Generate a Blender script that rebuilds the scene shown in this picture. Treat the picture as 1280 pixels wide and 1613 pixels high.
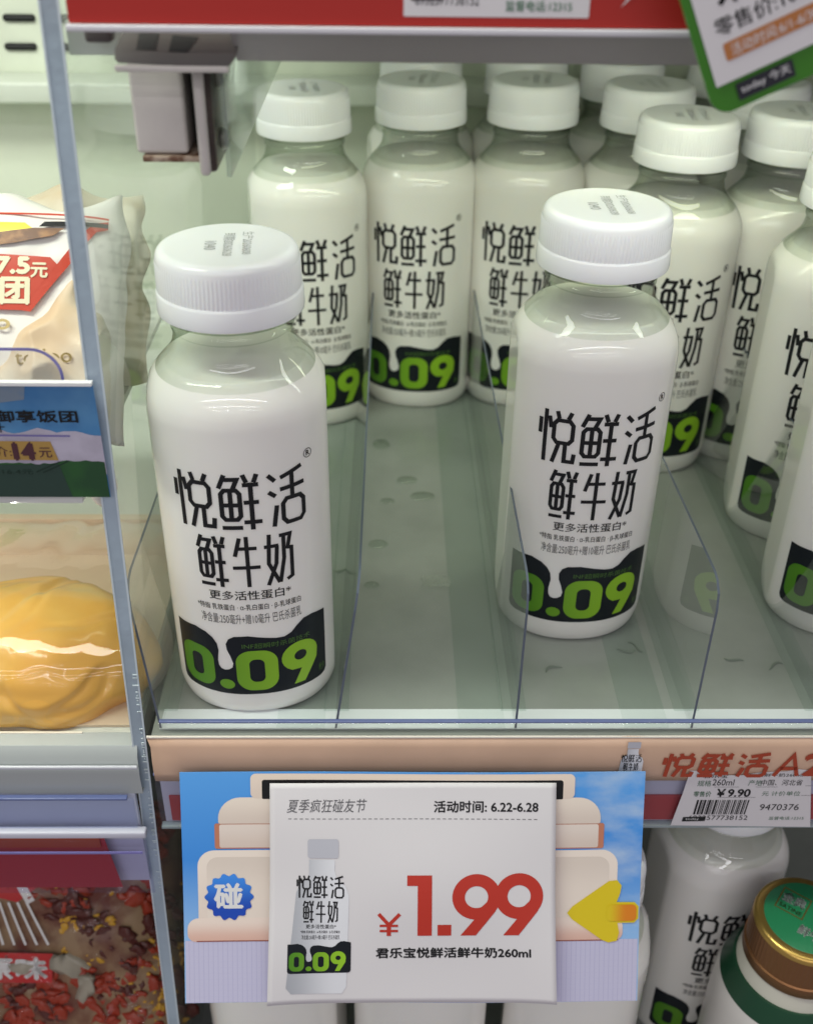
import bpy, bmesh, math, random
from mathutils import Vector, Matrix, noise
PI = math.pi
rad = math.radians
random.seed(7)
S = bpy.context.scene
for o in list(bpy.data.objects): bpy.data.objects.remove(o)

# ------------------------------------------------------------------ camera, world, lamps
cam_d = bpy.data.cameras.new('camera')
cam = bpy.data.objects.new('camera', cam_d); S.collection.objects.link(cam); S.camera = cam
cr = Vector((0.99986637, -0.0119926, 0.01110937)); cu = Vector((-0.00277218, 0.54534744, 0.83820551)); cf = Vector((0.01611073, 0.8381243, -0.54524132))
M = Matrix((cr, cu, -cf)).transposed().to_4x4(); M.translation = Vector((0, -0.28226, 0.27467)); cam.matrix_world = M
cam_d.sensor_fit = 'VERTICAL'; cam_d.sensor_height = 8.0; cam_d.sensor_width = 8.0
cam_d.lens = 8.0*1714.6/1613; cam_d.clip_start = .01; cam_d.clip_end = 50
cam_d.dof.use_dof = True; cam_d.dof.focus_distance = .362; cam_d.dof.aperture_fstop = 2.8

W = bpy.data.worlds.new('World'); S.world = W; W.use_nodes = True
W.node_tree.nodes['Background'].inputs[0].default_value = (1.0, .94, 1.0, 1)
W.node_tree.nodes['Background'].inputs[1].default_value = .48

def area(name, loc, target, sx, sy, power, col, spread=180):
    d = bpy.data.lights.new(name, 'AREA'); d.shape = 'RECTANGLE'; d.size = sx; d.size_y = sy; d.energy = power; d.color = col
    d.spread = rad(spread)
    o = bpy.data.objects.new(name, d); S.collection.objects.link(o); o.location = loc
    o.rotation_euler = (Vector(target)-Vector(loc)).to_track_quat('-Z', 'Y').to_euler()
    return o
# shop ceiling strip lamps behind and above the photographer
for i, (x, y, z, L, P) in enumerate(((0, -1.5, 1.35, 2.6, 16), (-.1, -2.4, 1.40, 2.8, 20), (-1.1, -3.4, 1.45, 1.6, 14), (1.1, -3.4, 1.45, 1.6, 14), (-.1, -4.8, 1.5, 2.8, 24))):
    area('ceiling_strip_lamp', (x, y, z), (x, y, 0), L, .07, P, (1, .98, 1))
# canopy lamp of the fridge, above the front edge (greenish tube)
area('canopy_lamp', (0, -.10, .80), (0, .16, 0), 1.3, .05, 4.0, (.93, 1.0, .87))
area('compartment_fill', (-.34, -.06, .60), (-.24, .32, .02), .40, .10, 5.0, (.94, 1.0, .85))  # added fill light, no visible fixture, brightens the left compartment
area('rice_shelf_fill', (-.22, .02, .094), (-.20, .10, -.01), .22, .012, .22, (1, .97, .86))  # added fill beneath the rice deck, lifts the shaded bread
area('under_shelf_fill', (.07, .03, .2190), (.07, .16, .06), .26, .02, .21, (.94, 1.0, .88))  # added fill under the upper shelf, no fixture modelled, lights the lanes
area('under_shelf_fill', (.07, .12, .2195), (.07, .20, .03), .26, .02, .26, (.93, 1.0, .72))  # second added fill further in, brightens the back bottles

S.view_settings.view_transform = 'Standard'; S.view_settings.look = 'None'; S.view_settings.exposure = -0.86; S.view_settings.gamma = 1
S.view_settings.use_curve_mapping = False
S.render.engine = 'CYCLES'
S.cycles.transparent_max_bounces = 48; S.cycles.max_bounces = 10; S.cycles.glossy_bounces = 5; S.cycles.diffuse_bounces = 5
S.cycles.transmission_bounces = 8; S.cycles.caustics_reflective = False; S.cycles.caustics_refractive = False
S.cycles.use_denoising = True; S.cycles.sample_clamp_indirect = 4

# ------------------------------------------------------------------ materials
def lin(c):
    return tuple((x/12.92 if x <= .04045 else ((x+.055)/1.055)**2.4) for x in (v/255 for v in c))
MATS = {}
def mat(name, col, rough=.5, metal=0, spec=.5, sss=0, coat=0, bump=0, bscale=200, var=0, vscale=20, vcol=None, sssr=.004):
    if name in MATS: return MATS[name]
    m = bpy.data.materials.new(name); m.use_nodes = True; nt = m.node_tree; b = nt.nodes['Principled BSDF']
    c = (*col, 1)
    b.inputs['Base Color'].default_value = c; b.inputs['Roughness'].default_value = rough; b.inputs['Metallic'].default_value = metal
    b.inputs['Specular IOR Level'].default_value = spec; b.inputs['Coat Weight'].default_value = coat
    if sss:
        b.inputs['Subsurface Weight'].default_value = sss; b.inputs['Subsurface Radius'].default_value = (1, .9, .75); b.inputs['Subsurface Scale'].default_value = sssr
    tc = nt.nodes.new('ShaderNodeTexCoord')
    if var or vcol:
        n = nt.nodes.new('ShaderNodeTexNoise'); n.inputs['Scale'].default_value = vscale; n.inputs['Detail'].default_value = 6
        nt.links.new(tc.outputs['Object'], n.inputs['Vector'])
        mx = nt.nodes.new('ShaderNodeMix'); mx.data_type = 'RGBA'
        v2 = vcol if vcol else tuple(x*(1-var) for x in col)
        mx.inputs[6].default_value = c; mx.inputs[7].default_value = (*v2, 1)
        rp = nt.nodes.new('ShaderNodeValToRGB'); rp.color_ramp.elements[0].position = .42; rp.color_ramp.elements[1].position = .62
        nt.links.new(n.outputs['Fac'], rp.inputs[0]); nt.links.new(rp.outputs[0], mx.inputs[0]); nt.links.new(mx.outputs[2], b.inputs['Base Color'])
    if bump:
        n2 = nt.nodes.new('ShaderNodeTexNoise'); n2.inputs['Scale'].default_value = bscale; n2.inputs['Detail'].default_value = 4
        nt.links.new(tc.outputs['Object'], n2.inputs['Vector'])
        bp = nt.nodes.new('ShaderNodeBump'); bp.inputs['Strength'].default_value = bump; bp.inputs['Distance'].default_value = .001
        nt.links.new(n2.outputs['Fac'], bp.inputs['Height']); nt.links.new(bp.outputs[0], b.inputs['Normal'])
    MATS[name] = m; return m
def clear(name, tint=(1, 1, 1), ior=1.5, rough=.02, haze=0, hazecol=(.8, .85, .85), edge=None, wob=0):
    """thin clear plastic: see-through plus Fresnel gloss, optional milky haze"""
    if name in MATS: return MATS[name]
    m = bpy.data.materials.new(name); m.use_nodes = True; nt = m.node_tree; N = nt.nodes; Lk = nt.links
    N.remove(N['Principled BSDF']); out = N['Material Output']
    tr = N.new('ShaderNodeBsdfTransparent'); tr.inputs[0].default_value = (*tint, 1)
    if edge:
        lw = N.new('ShaderNodeLayerWeight'); lw.inputs[0].default_value = .35
        mx = N.new('ShaderNodeMix'); mx.data_type = 'RGBA'; mx.inputs[6].default_value = (*tint, 1); mx.inputs[7].default_value = (*edge, 1)
        Lk.new(lw.outputs['Facing'], mx.inputs[0]); Lk.new(mx.outputs[2], tr.inputs[0])
    gl = N.new('ShaderNodeBsdfGlossy'); gl.inputs[1].default_value = rough
    fr = N.new('ShaderNodeFresnel'); fr.inputs[0].default_value = ior
    if wob:
        tc = N.new('ShaderNodeTexCoord'); nz = N.new('ShaderNodeTexNoise'); nz.inputs['Scale'].default_value = 60
        Lk.new(tc.outputs['Object'], nz.inputs['Vector'])
        bp = N.new('ShaderNodeBump'); bp.inputs['Strength'].default_value = wob; bp.inputs['Distance'].default_value = .001
        Lk.new(nz.outputs['Fac'], bp.inputs['Height']); Lk.new(bp.outputs[0], gl.inputs['Normal'])
    base = tr.outputs[0]
    if haze:
        df = N.new('ShaderNodeBsdfDiffuse'); df.inputs[0].default_value = (*hazecol, 1)
        tl = N.new('ShaderNodeBsdfTranslucent'); tl.inputs[0].default_value = (*hazecol, 1)
        ad = N.new('ShaderNodeMixShader'); ad.inputs[0].default_value = .5; Lk.new(df.outputs[0], ad.inputs[1]); Lk.new(tl.outputs[0], ad.inputs[2])
        hz = N.new('ShaderNodeMixShader'); hz.inputs[0].default_value = haze; Lk.new(tr.outputs[0], hz.inputs[1]); Lk.new(ad.outputs[0], hz.inputs[2]); base = hz.outputs[0]
    ge = N.new('ShaderNodeNewGeometry'); iv = N.new('ShaderNodeMath'); iv.operation = 'SUBTRACT'; iv.inputs[0].default_value = 1; Lk.new(ge.outputs['Backfacing'], iv.inputs[1])
    fm = N.new('ShaderNodeMath'); fm.operation = 'MULTIPLY'; Lk.new(fr.outputs[0], fm.inputs[0]); Lk.new(iv.outputs[0], fm.inputs[1])  # outer faces reflect
    ms = N.new('ShaderNodeMixShader'); Lk.new(fm.outputs[0], ms.inputs[0]); Lk.new(base, ms.inputs[1]); Lk.new(gl.outputs[0], ms.inputs[2])
    Lk.new(ms.outputs[0], out.inputs[0]); MATS[name] = m; return m

milk_m = mat('milk', (.90, .88, .84), .07, spec=.5, sss=.35)
cap_m = mat('cap_white', (.93, .93, .97), .22, sss=.3, sssr=.003)
shell_m = clear('bottle_plastic', (.96, .975, .95), 1.6, .03, edge=(.50, .56, .48))
ink = mat('ink_black', (.012, .012, .014), .45, spec=.25)
inkg = mat('ink_grey', (.42, .43, .44), .5)
band_m = mat('band_black', (.010, .013, .018), .35, spec=.22)
acr = clear('acrylic_clear', (.975, .985, .98), 2.1, .015, haze=.03, hazecol=(.8, .85, .85))
acr_edge = mat('acrylic_edge', (.10, .12, .16), .15, spec=.6)
acr_blue = mat('acrylic_blue_edge', (.12, .15, .32), .2)
panel_m = clear('acrylic_panel', (.96, .98, .97), 1.35, .05, haze=.06, hazecol=(.82, .86, .80))
panel_edge = mat('acrylic_panel_edge', (.40, .49, .58), .3, bump=.2, bscale=300, var=.18, vscale=30)
white_p = mat('print_white', (.74, .73, .75), .45)
paper = mat('paper_white', (.70, .67, .70), .55, bump=.12, bscale=18)
red_ink = mat('ink_red', (.50, .03, .015), .45)
green_m = mat('ink_lime', (.20, .44, .02), .4)

# green with a printed gradient from dark to lime, across each numeral
def grad_mat(name, c1, c2, axis=0, a=0, b=1, rough=.4):
    m = bpy.data.materials.new(name); m.use_nodes = True; nt = m.node_tree; bs = nt.nodes['Principled BSDF']; bs.inputs['Roughness'].default_value = rough
    tc = nt.nodes.new('ShaderNodeTexCoord'); sp = nt.nodes.new('ShaderNodeSeparateXYZ'); nt.links.new(tc.outputs['UV'], sp.inputs[0])
    mr = nt.nodes.new('ShaderNodeMapRange'); mr.inputs[1].default_value = a; mr.inputs[2].default_value = b; mr.interpolation_type = 'SMOOTHSTEP'
    nt.links.new(sp.outputs[axis], mr.inputs[0])
    mx = nt.nodes.new('ShaderNodeMix'); mx.data_type = 'RGBA'; mx.inputs[6].default_value = (*c1, 1); mx.inputs[7].default_value = (*c2, 1)
    nt.links.new(mr.outputs[0], mx.inputs[0]); nt.links.new(mx.outputs[2], bs.inputs['Base Color']); return m

# ------------------------------------------------------------------ object helpers
def link(name, me, parent=None, mats=()):
    o = bpy.data.objects.new(name, me); S.collection.objects.link(o)
    for m in (mats if isinstance(mats, (list, tuple)) else (mats,)): me.materials.append(m)
    if parent: o.parent = parent
    return o
def tag(o, label, cat, group=None):
    o['label'] = label; o['category'] = cat
    if group: o['group'] = group
    return o
def struct(o, kind='structure'): o['kind'] = kind; return o
def thing(name, loc, label, cat, group=None, rz=0):
    o = bpy.data.objects.new(name, None); S.collection.objects.link(o); o.location = loc; o.rotation_euler = (0, 0, rz); o.empty_display_size = .01
    return tag(o, label, cat, group)
def build(name, bm, mats, parent=None, smooth=False, ang=None):
    me = bpy.data.meshes.new(name); bm.to_mesh(me); bm.free()
    if smooth: me.shade_smooth()
    o = link(name, me, parent, mats)
    if ang: me.set_sharp_from_angle(angle=rad(ang))
    return o
def box(bm, x0, x1, y0, y1, z0, z1, bev=0, mi=0):
    r = bmesh.ops.create_cube(bm, size=1); vs = r['verts']
    for v in vs: v.co = Vector(((x0+x1)/2+v.co.x*(x1-x0), (y0+y1)/2+v.co.y*(y1-y0), (z0+z1)/2+v.co.z*(z1-z0)))
    fs = set(f for v in vs for f in v.link_faces)
    for f in fs: f.material_index = mi
    if bev: bmesh.ops.bevel(bm, geom=list(set(e for v in vs for e in v.link_edges)), offset=bev, segments=3, affect='EDGES', profile=.5)
    return vs
def bx(name, x0, x1, y0, y1, z0, z1, m, parent=None, bev=0):
    bm = bmesh.new(); box(bm, x0, x1, y0, y1, z0, z1, bev); return build(name, bm, m, parent, smooth=bool(bev), ang=35 if bev else None)

# ---- 2D shapes -> bmesh in the XY plane
def fill(loops):
    c = bpy.data.curves.new('tmp', 'CURVE'); c.dimensions = '2D'; c.fill_mode = 'BOTH'
    for L in loops:
        s = c.splines.new('POLY'); s.points.add(len(L)-1)
        for i, q in enumerate(L): s.points[i].co = (q[0], q[1], 0, 1)
        s.use_cyclic_u = True
    o = bpy.data.objects.new('tmp', c); me = bpy.data.meshes.new_from_object(o)
    bm = bmesh.new(); bm.from_mesh(me); bmesh.ops.remove_doubles(bm, verts=bm.verts, dist=1e-6)
    bpy.data.objects.remove(o); bpy.data.curves.remove(c); bpy.data.meshes.remove(me)
    for f in bm.faces:
        if f.normal.z < 0: f.normal_flip()
    return bm
def text(s, x0, x1, y0, y1, bold=0, shear=0, keep=False):
    c = bpy.data.curves.new('tmp', 'FONT'); c.body = s; c.size = 1; c.shear = shear; c.resolution_u = 3
    o = bpy.data.objects.new('tmp', c); me = bpy.data.meshes.new_from_object(o)
    bm = bmesh.new(); bm.from_mesh(me)
    bpy.data.objects.remove(o); bpy.data.curves.remove(c); bpy.data.meshes.remove(me)
    xs = [v.co.x for v in bm.verts]; ys = [v.co.y for v in bm.verts]; a, b, c_, d = min(xs), max(xs), min(ys), max(ys)
    for v in bm.verts: v.co = Vector((x0+(v.co.x-a)/(b-a)*(x1-x0), y0+(v.co.y-c_)/(d-c_)*(y1-y0), 0))
    if bold > .004:   # heavier weight: shifted copies, each a hair above the last
        k = bold*1.1*(y1-y0)/(d-c_); src = bm.copy()
        for i, (dx, dy) in enumerate(((k, 0), (-k, 0), (0, k), (0, -k)) if bold > .015 else ((k, k*.5), (-k, -k*.5))):
            c2 = src.copy()
            for v in c2.verts: v.co += Vector((dx, dy, .01*(i+1)))
            join(bm, c2)
        src.free()
    return bm
def stroke(bm, pts, w, closed=False, z=0):
    """thick polyline with mitred joints"""
    P = [Vector((p[0], p[1])) for p in pts]; n = len(P); Lf, Rt = [], []
    for i in range(n):
        a = P[i-1] if (i > 0 or closed) else None; b = P[(i+1) % n] if (i < n-1 or closed) else None
        if a is None: d = (b-P[i]).normalized(); nn = Vector((-d.y, d.x)); k = 1
        elif b is None: d = (P[i]-a).normalized(); nn = Vector((-d.y, d.x)); k = 1
        else:
            d1 = (P[i]-a).normalized(); d2 = (b-P[i]).normalized(); n1 = Vector((-d1.y, d1.x)); n2 = Vector((-d2.y, d2.x))
            nn = (n1+n2).normalized(); k = 1/max(.45, nn.dot(n1))
        Lf.append(P[i]+nn*w/2*k); Rt.append(P[i]-nn*w/2*k)
    vl = [bm.verts.new((q.x, q.y, z)) for q in Lf]; vr = [bm.verts.new((q.x, q.y, z)) for q in Rt]
    for i in range(n if closed else n-1):
        j = (i+1) % n; f = bm.faces.new((vr[i], vr[j], vl[j], vl[i])); f.normal_update()
        if f.normal.z < 0: f.normal_flip()
def rrect(x0, x1, y0, y1, r, n=6, rs=None):
    rs = rs or (r, r, r, r); out = []
    for (cx, cy, a0, rr) in ((x1, y1, 0, rs[0]), (x0, y1, 90, rs[1]), (x0, y0, 180, rs[2]), (x1, y0, 270, rs[3])):
        sx = -1 if cx == x1 else 1; sy = -1 if cy == y1 else 1
        for k in range(n+1):
            a = rad(a0+90*k/n); out.append((cx+sx*rr+rr*math.cos(a), cy+sy*rr+rr*math.sin(a)))
    return out
def ell(cx, cy, rx, ry, n=28, a0=0): return [(cx+rx*math.cos(2*PI*k/n+a0), cy+ry*math.sin(2*PI*k/n+a0)) for k in range(n)]
def ch(x0, x1, y0, y1, c): return [(x0+c, y0), (x1-c, y0), (x1, y0+c), (x1, y1-c), (x1-c, y1), (x0+c, y1), (x0, y1-c), (x0, y0+c)]
GL = {  # hand drawn monoline characters in a 10 x 12 box: (points, closed)
 'yue': [([(1.6, 12), (1.7, 0)], 0), ([(.2, 9.9), (.2, 6.3)], 0), ([(2.6, 10.6), (3.2, 8)], 0), ([(4.6, 12), (5.2, 10.4)], 0), ([(8.4, 12), (7.6, 10.4)], 0),
         (ch(4.0, 9.0, 4.9, 10.0, .9), 1), ([(5.6, 4.8), (4.1, .1)], 0), ([(7.3, 4.8), (7.3, .7), (9.6, .7), (9.8, 2.6)], 0)],
 'xian': [([(1.7, 12), (.2, 9.1)], 0), ([(1.4, 11), (4.6, 11), (3.5, 9)], 0), (ch(.6, 5.0, 2.3, 8.7, .8), 1), ([(2.8, 8.7), (2.8, 2.3)], 0), ([(.6, 5.5), (5, 5.5)], 0),
          ([(.4, .5), (5.3, .5)], 0), ([(6.0, 12), (6.8, 10.3)], 0), ([(9.3, 12), (8.5, 10.3)], 0), ([(5.8, 9.8), (9.6, 9.8)], 0), ([(5.9, 6), (9.5, 6)], 0),
          ([(5.7, 1.7), (10, 1.7)], 0), ([(7.7, 10.3), (7.7, 0)], 0)],
 'huo': [([(.3, 11.3), (2, 9.9)], 0), ([(.3, 7.7), (2, 6.6)], 0), ([(2.2, 4.6), (1.3, 0)], 0), ([(3.4, 10.4), (9.2, 11.9)], 0), ([(3.2, 7.9), (9.8, 8.3)], 0),
         ([(6.4, 11.2), (6.4, 6)], 0), (ch(3.8, 9.5, .4, 5.7, 1), 1)],
 'niu': [([(3.2, 11.7), (1.3, 7.4)], 0), ([(2.3, 9.2), (8.9, 9.2)], 0), ([(.3, 4.7), (9.8, 4.7)], 0), ([(5.5, 12), (5.5, 0)], 0)],
 'nai': [([(2, 12), (1.4, 5.2), (4.9, .3)], 0), ([(4.5, 9.2), (4, 5), (.9, 0)], 0), ([(.1, 9.2), (5, 9.2)], 0), ([(5.4, 11.4), (9.3, 11.4), (8.2, 8.3), (9.6, 8.1), (9.5, 1.3), (7.6, .7)], 0),
         ([(6.9, 11.2), (6.8, 6), (5.1, .3)], 0)]}
def glyph(bm, key, x0, x1, y0, y1, w):
    t = Vector(((x1-x0)/10, (y1-y0)/12))
    for i, (pts, cl) in enumerate(GL[key]):
        stroke(bm, [(x0+p[0]*t.x, y0+p[1]*t.y) for p in pts], w, bool(cl), .004*i)
def join(dst, src, dz=0):
    me = bpy.data.meshes.new('t')
    for v in src.verts: v.co.z += dz
    src.to_mesh(me); src.free(); dst.from_mesh(me); bpy.data.meshes.remove(me); return dst
def cut(bm, step, axis=0):
    """slice along an axis so a flat shape can follow a curved surface"""
    if not bm.verts: return bm
    lo = min(v.co[axis] for v in bm.verts); hi = max(v.co[axis] for v in bm.verts); k = math.ceil(lo/step)*step
    nn = Vector((1, 0, 0)) if axis == 0 else Vector((0, 1, 0))
    while k < hi:
        bmesh.ops.bisect_plane(bm, geom=bm.verts[:]+bm.edges[:]+bm.faces[:], plane_co=nn*k, plane_no=nn, dist=1e-7); k += step
    return bm
def mapped(name, bm, fn, mats, parent, uv=None, grid=0):
    """fn maps (x, y, lift) to a 3D point; the flat x,y are kept as UV"""
    if grid: cut(bm, grid, 0); cut(bm, grid, 1)
    while bm.loops.layers.uv: bm.loops.layers.uv.remove(bm.loops.layers.uv[0])
    L = bm.loops.layers.uv.new('UVMap')
    u = uv or (0, 1, 0, 1)
    for f in bm.faces:
        for l in f.loops: l[L].uv = ((l.vert.co.x-u[0])/(u[1]-u[0]), (l.vert.co.y-u[2])/(u[3]-u[2]))
    for v in bm.verts: v.co = fn(v.co.x, v.co.y, v.co.z)
    return build(name, bm, mats, parent)

# ------------------------------------------------------------------ the milk bottle
MM = .001
RB, SQ, NX, CL = 29.8, .95, 2.2, 28.0
_n = 600; _tab = []; _s = 0; _prev = None
for i in range(_n+1):
    a = PI/2*i/_n; c, s = math.cos(a), math.sin(a); k = RB/((abs(c)**NX+abs(s)**NX)**(1/NX)); p = (k*s, k*c*SQ)
    if _prev: _s += math.hypot(p[0]-_prev[0], p[1]-_prev[1])
    _tab.append((_s, a)); _prev = p
def arc2ang(s):
    a = abs(s); lo, hi = 0, _n
    while hi-lo > 1:
        m = (lo+hi)//2
        if _tab[m][0] < a: lo = m
        else: hi = m
    f = (a-_tab[lo][0])/max(1e-9, _tab[hi][0]-_tab[lo][0]); r = _tab[lo][1]+f*(_tab[hi][1]-_tab[lo][1])
    return r if s >= 0 else -r
PROF = [(0, 17, 2.0), (.0, 26.4, 2.15), (.7, 27.5, 2.2), (2.2, 28.4, 2.2), (5, 29.1, 2.2), (8.5, 29.6, 2.2), (13, 29.7, 2.2), (30, 29.8, 2.2), (60, 29.8, 2.2), (90, 29.8, 2.2), (112, 29.8, 2.2),
        (117, 29.6, 2.18), (121, 28.6, 2.14), (125, 26.3, 2.1), (128, 23.8, 2.06), (130.4, 21.6, 2.03), (132.4, 20.1, 2.01), (134.2, 19.2, 2.0), (135.8, 18.8, 2.0), (137, 18.6, 2.0), (139.0, 18.3, 2.0), (139.8, 19.0, 2.0), (140.6, 19.0, 2.0), (141.4, 18.3, 2.0), (143.2, 18.2, 2.0), (143.6, 20.6, 2.0), (144.6, 20.7, 2.0)]
def prof(z):
    for (a, b) in zip(PROF[1:], PROF[2:]):
        if a[0] <= z <= b[0]:
            f = (z-a[0])/max(1e-9, b[0]-a[0]); return a[1]+f*(b[1]-a[1]), a[2]+f*(b[2]-a[2])
    return PROF[-1][1], PROF[-1][2]
def surf(ang, r, n, off=0, sq=None):
    """point of the outline at angle ang from the front (-Y); the sides are cut flat"""
    c, s = math.cos(ang), math.sin(ang); r = r-off; k = r/((abs(c)**n+abs(s)**n)**(1/n))
    q = 1+(SQ-1)*min(1, max(0, (n-2)/.2)) if sq is None else sq
    x, y = k*s, -k*c*q; lim = CL-off
    if x > lim: x = lim
    if x < -lim: x = -lim
    return x, y
def lbl(s, z, lift):
    r, n = prof(z); x, y = surf(arc2ang(s), r, n); nrm = Vector((x, y*1.1)).normalized(); L = .10+lift
    return Vector(((x+nrm.x*L)*MM, (y+nrm.y*L)*MM, z*MM))
def rings(bm, rows, seg, off=0, cap0=True, cap1=False):
    prev = None; first = None
    for (z, r, n) in rows:
        cur = [bm.verts.new((*[q*MM for q in surf(2*PI*k/seg, r, n, off)], z*MM)) for k in range(seg)]
        if prev:
            for k in range(seg): bm.faces.new((prev[k], prev[(k+1) % seg], cur[(k+1) % seg], cur[k]))
        else: first = cur
        prev = cur
    if cap0: bm.faces.new(list(reversed(first)))
    if cap1: bm.faces.new(prev)
def smooth_profile(p, step=1.6):
    out = []
    for i in range(len(p)-1):
        p0, p1, p2, p3 = p[max(0, i-1)], p[i], p[i+1], p[min(len(p)-1, i+2)]
        m = max(1, int(math.hypot(p2[0]-p1[0], p2[1]-p1[1])/step)); m = min(m, 6)
        for k in range(m):
            t = k/m; a = [.5*((2*p1[j])+(-p0[j]+p2[j])*t+(2*p0[j]-5*p1[j]+4*p2[j]-p3[j])*t*t+(-p0[j]+3*p1[j]-3*p2[j]+p3[j])*t**3) for j in range(3)]
            out.append((max(p1[0], min(p2[0], a[0])), a[1], max(2, a[2])))
    return out+[p[-1]]
SP = smooth_profile(PROF[1:])
def headline(bm, cx=0, k=1, wf=1):
    X = lambda a: cx+a*k
    rows = (('yue', -21.6, -8.4, 80.6, 101, 1.5), ('xian', -6.9, 6.3, 80.6, 101, 1.5), ('huo', 8.4, 21.2, 80.6, 101, 1.5),
            ('xian', -15.8, -6, 57.9, 77.9, 1.35), ('niu', -4.6, 4.8, 57.9, 77.9, 1.35), ('nai', 6, 15.6, 57.9, 77.9, 1.35))
    for g, a, b, c, d, w in rows: glyph(bm, g, X(a), X(b), c, d, w*wf)
def reg_mark(bm):
    stroke(bm, ell(23, 104, 1.55, 1.55, 20), .26, True); join(bm, text('R', 22.4, 23.7, 103.2, 104.9, .03))
def small_print(bm, k=1):
    join(bm, text('更多活性蛋白*', -13.2*k, 14.2*k, 52.5, 56.3, .012))
def fine_print(bm, k=1):
    join(bm, text('*特指 乳铁蛋白 · α-乳白蛋白 · β-乳球蛋白', -18*k, 17.6*k, 47.9, 50.7, .006))
def fine_print2(bm, k=1):
    join(bm, text('净含量:250毫升+赠10毫升 巴氏杀菌乳', -17*k, 17.6*k, 42.4, 46.6, .0))
BAND = [(-29.4, 38), (-25.4, 38.1), (-20.3, 38.6), (-16.3, 37.4), (-13.9, 35.5), (-12.5, 33.1), (-12.1, 30.2), (-12.7, 25.9), (-12.5, 23.6), (-11.7, 22.2), (-10.4, 21.7), (-9, 22), (-7.7, 23), (-7.3, 24.9), (-8.1, 28.1), (-9.1, 30.8), (-9.3, 33.4),
        (-8.3, 35.6), (-6.3, 36.8), (-1.5, 37.1), (3.2, 36.2), (8.0, 35.3), (11.0, 35.2), (13.5, 36.4), (15.6, 38.6), (18.3, 40.6), (21.8, 40.8), (27.8, 39.6),
        (27.8, 13), (27, 11.4), (25, 10.7), (-26.5, 10.7), (-28.6, 11.4), (-29.4, 13)]
def band(bm): join(bm, fill([BAND]))
NINE_O = [(10.2, 22.2), (10.9, 20.2), (12.6, 18.9), (15, 18.6)]
def nine(x0, x1, y0, y1):
    w, h = x1-x0, y1-y0; P = lambda a, b: (x0+a*w, y0+b*h)
    out = [P(.30, 0)]+[P(.60, 0)]+[P(1.0-.03, .45)]
    for k in range(15): a = rad(-12+k*16.8); out.append(P(.5+.5*math.cos(a), .66+.34*math.sin(a)))
    out += [P(.26, .36), P(.52, .345)]
    return [out, list(reversed(ell(x0+.5*w, y0+.665*h, .17*w, .115*h, 20)))]
def zero(x0, x1, y0, y1, t, ty): return [rrect(x0, x1, y0, y1, (x1-x0)*.38, 8), list(reversed(rrect(x0+t, x1-t, y0+ty, y1-ty, (x1-x0-2*t)*.42, 6)))]
def numerals(bm):
    join(bm, fill(zero(-27.9, -14.3, 13, 30.6, 4.5, 3.9))); join(bm, fill([ell(-10.1, 15.2, 2.7, 2.2)]))
    join(bm, fill(zero(-6.4, 8.1, 12.6, 30.6, 4.6, 3.9))); join(bm, fill(nine(9.4, 23.4, 12.6, 31.4)))
lime = grad_mat('lime_gradient', (.07, .24, .008), (.30, .56, .02), 0, 0, 1)
lime_dark = mat('ink_green_dark', (.06, .15, .02), .4)

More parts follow.
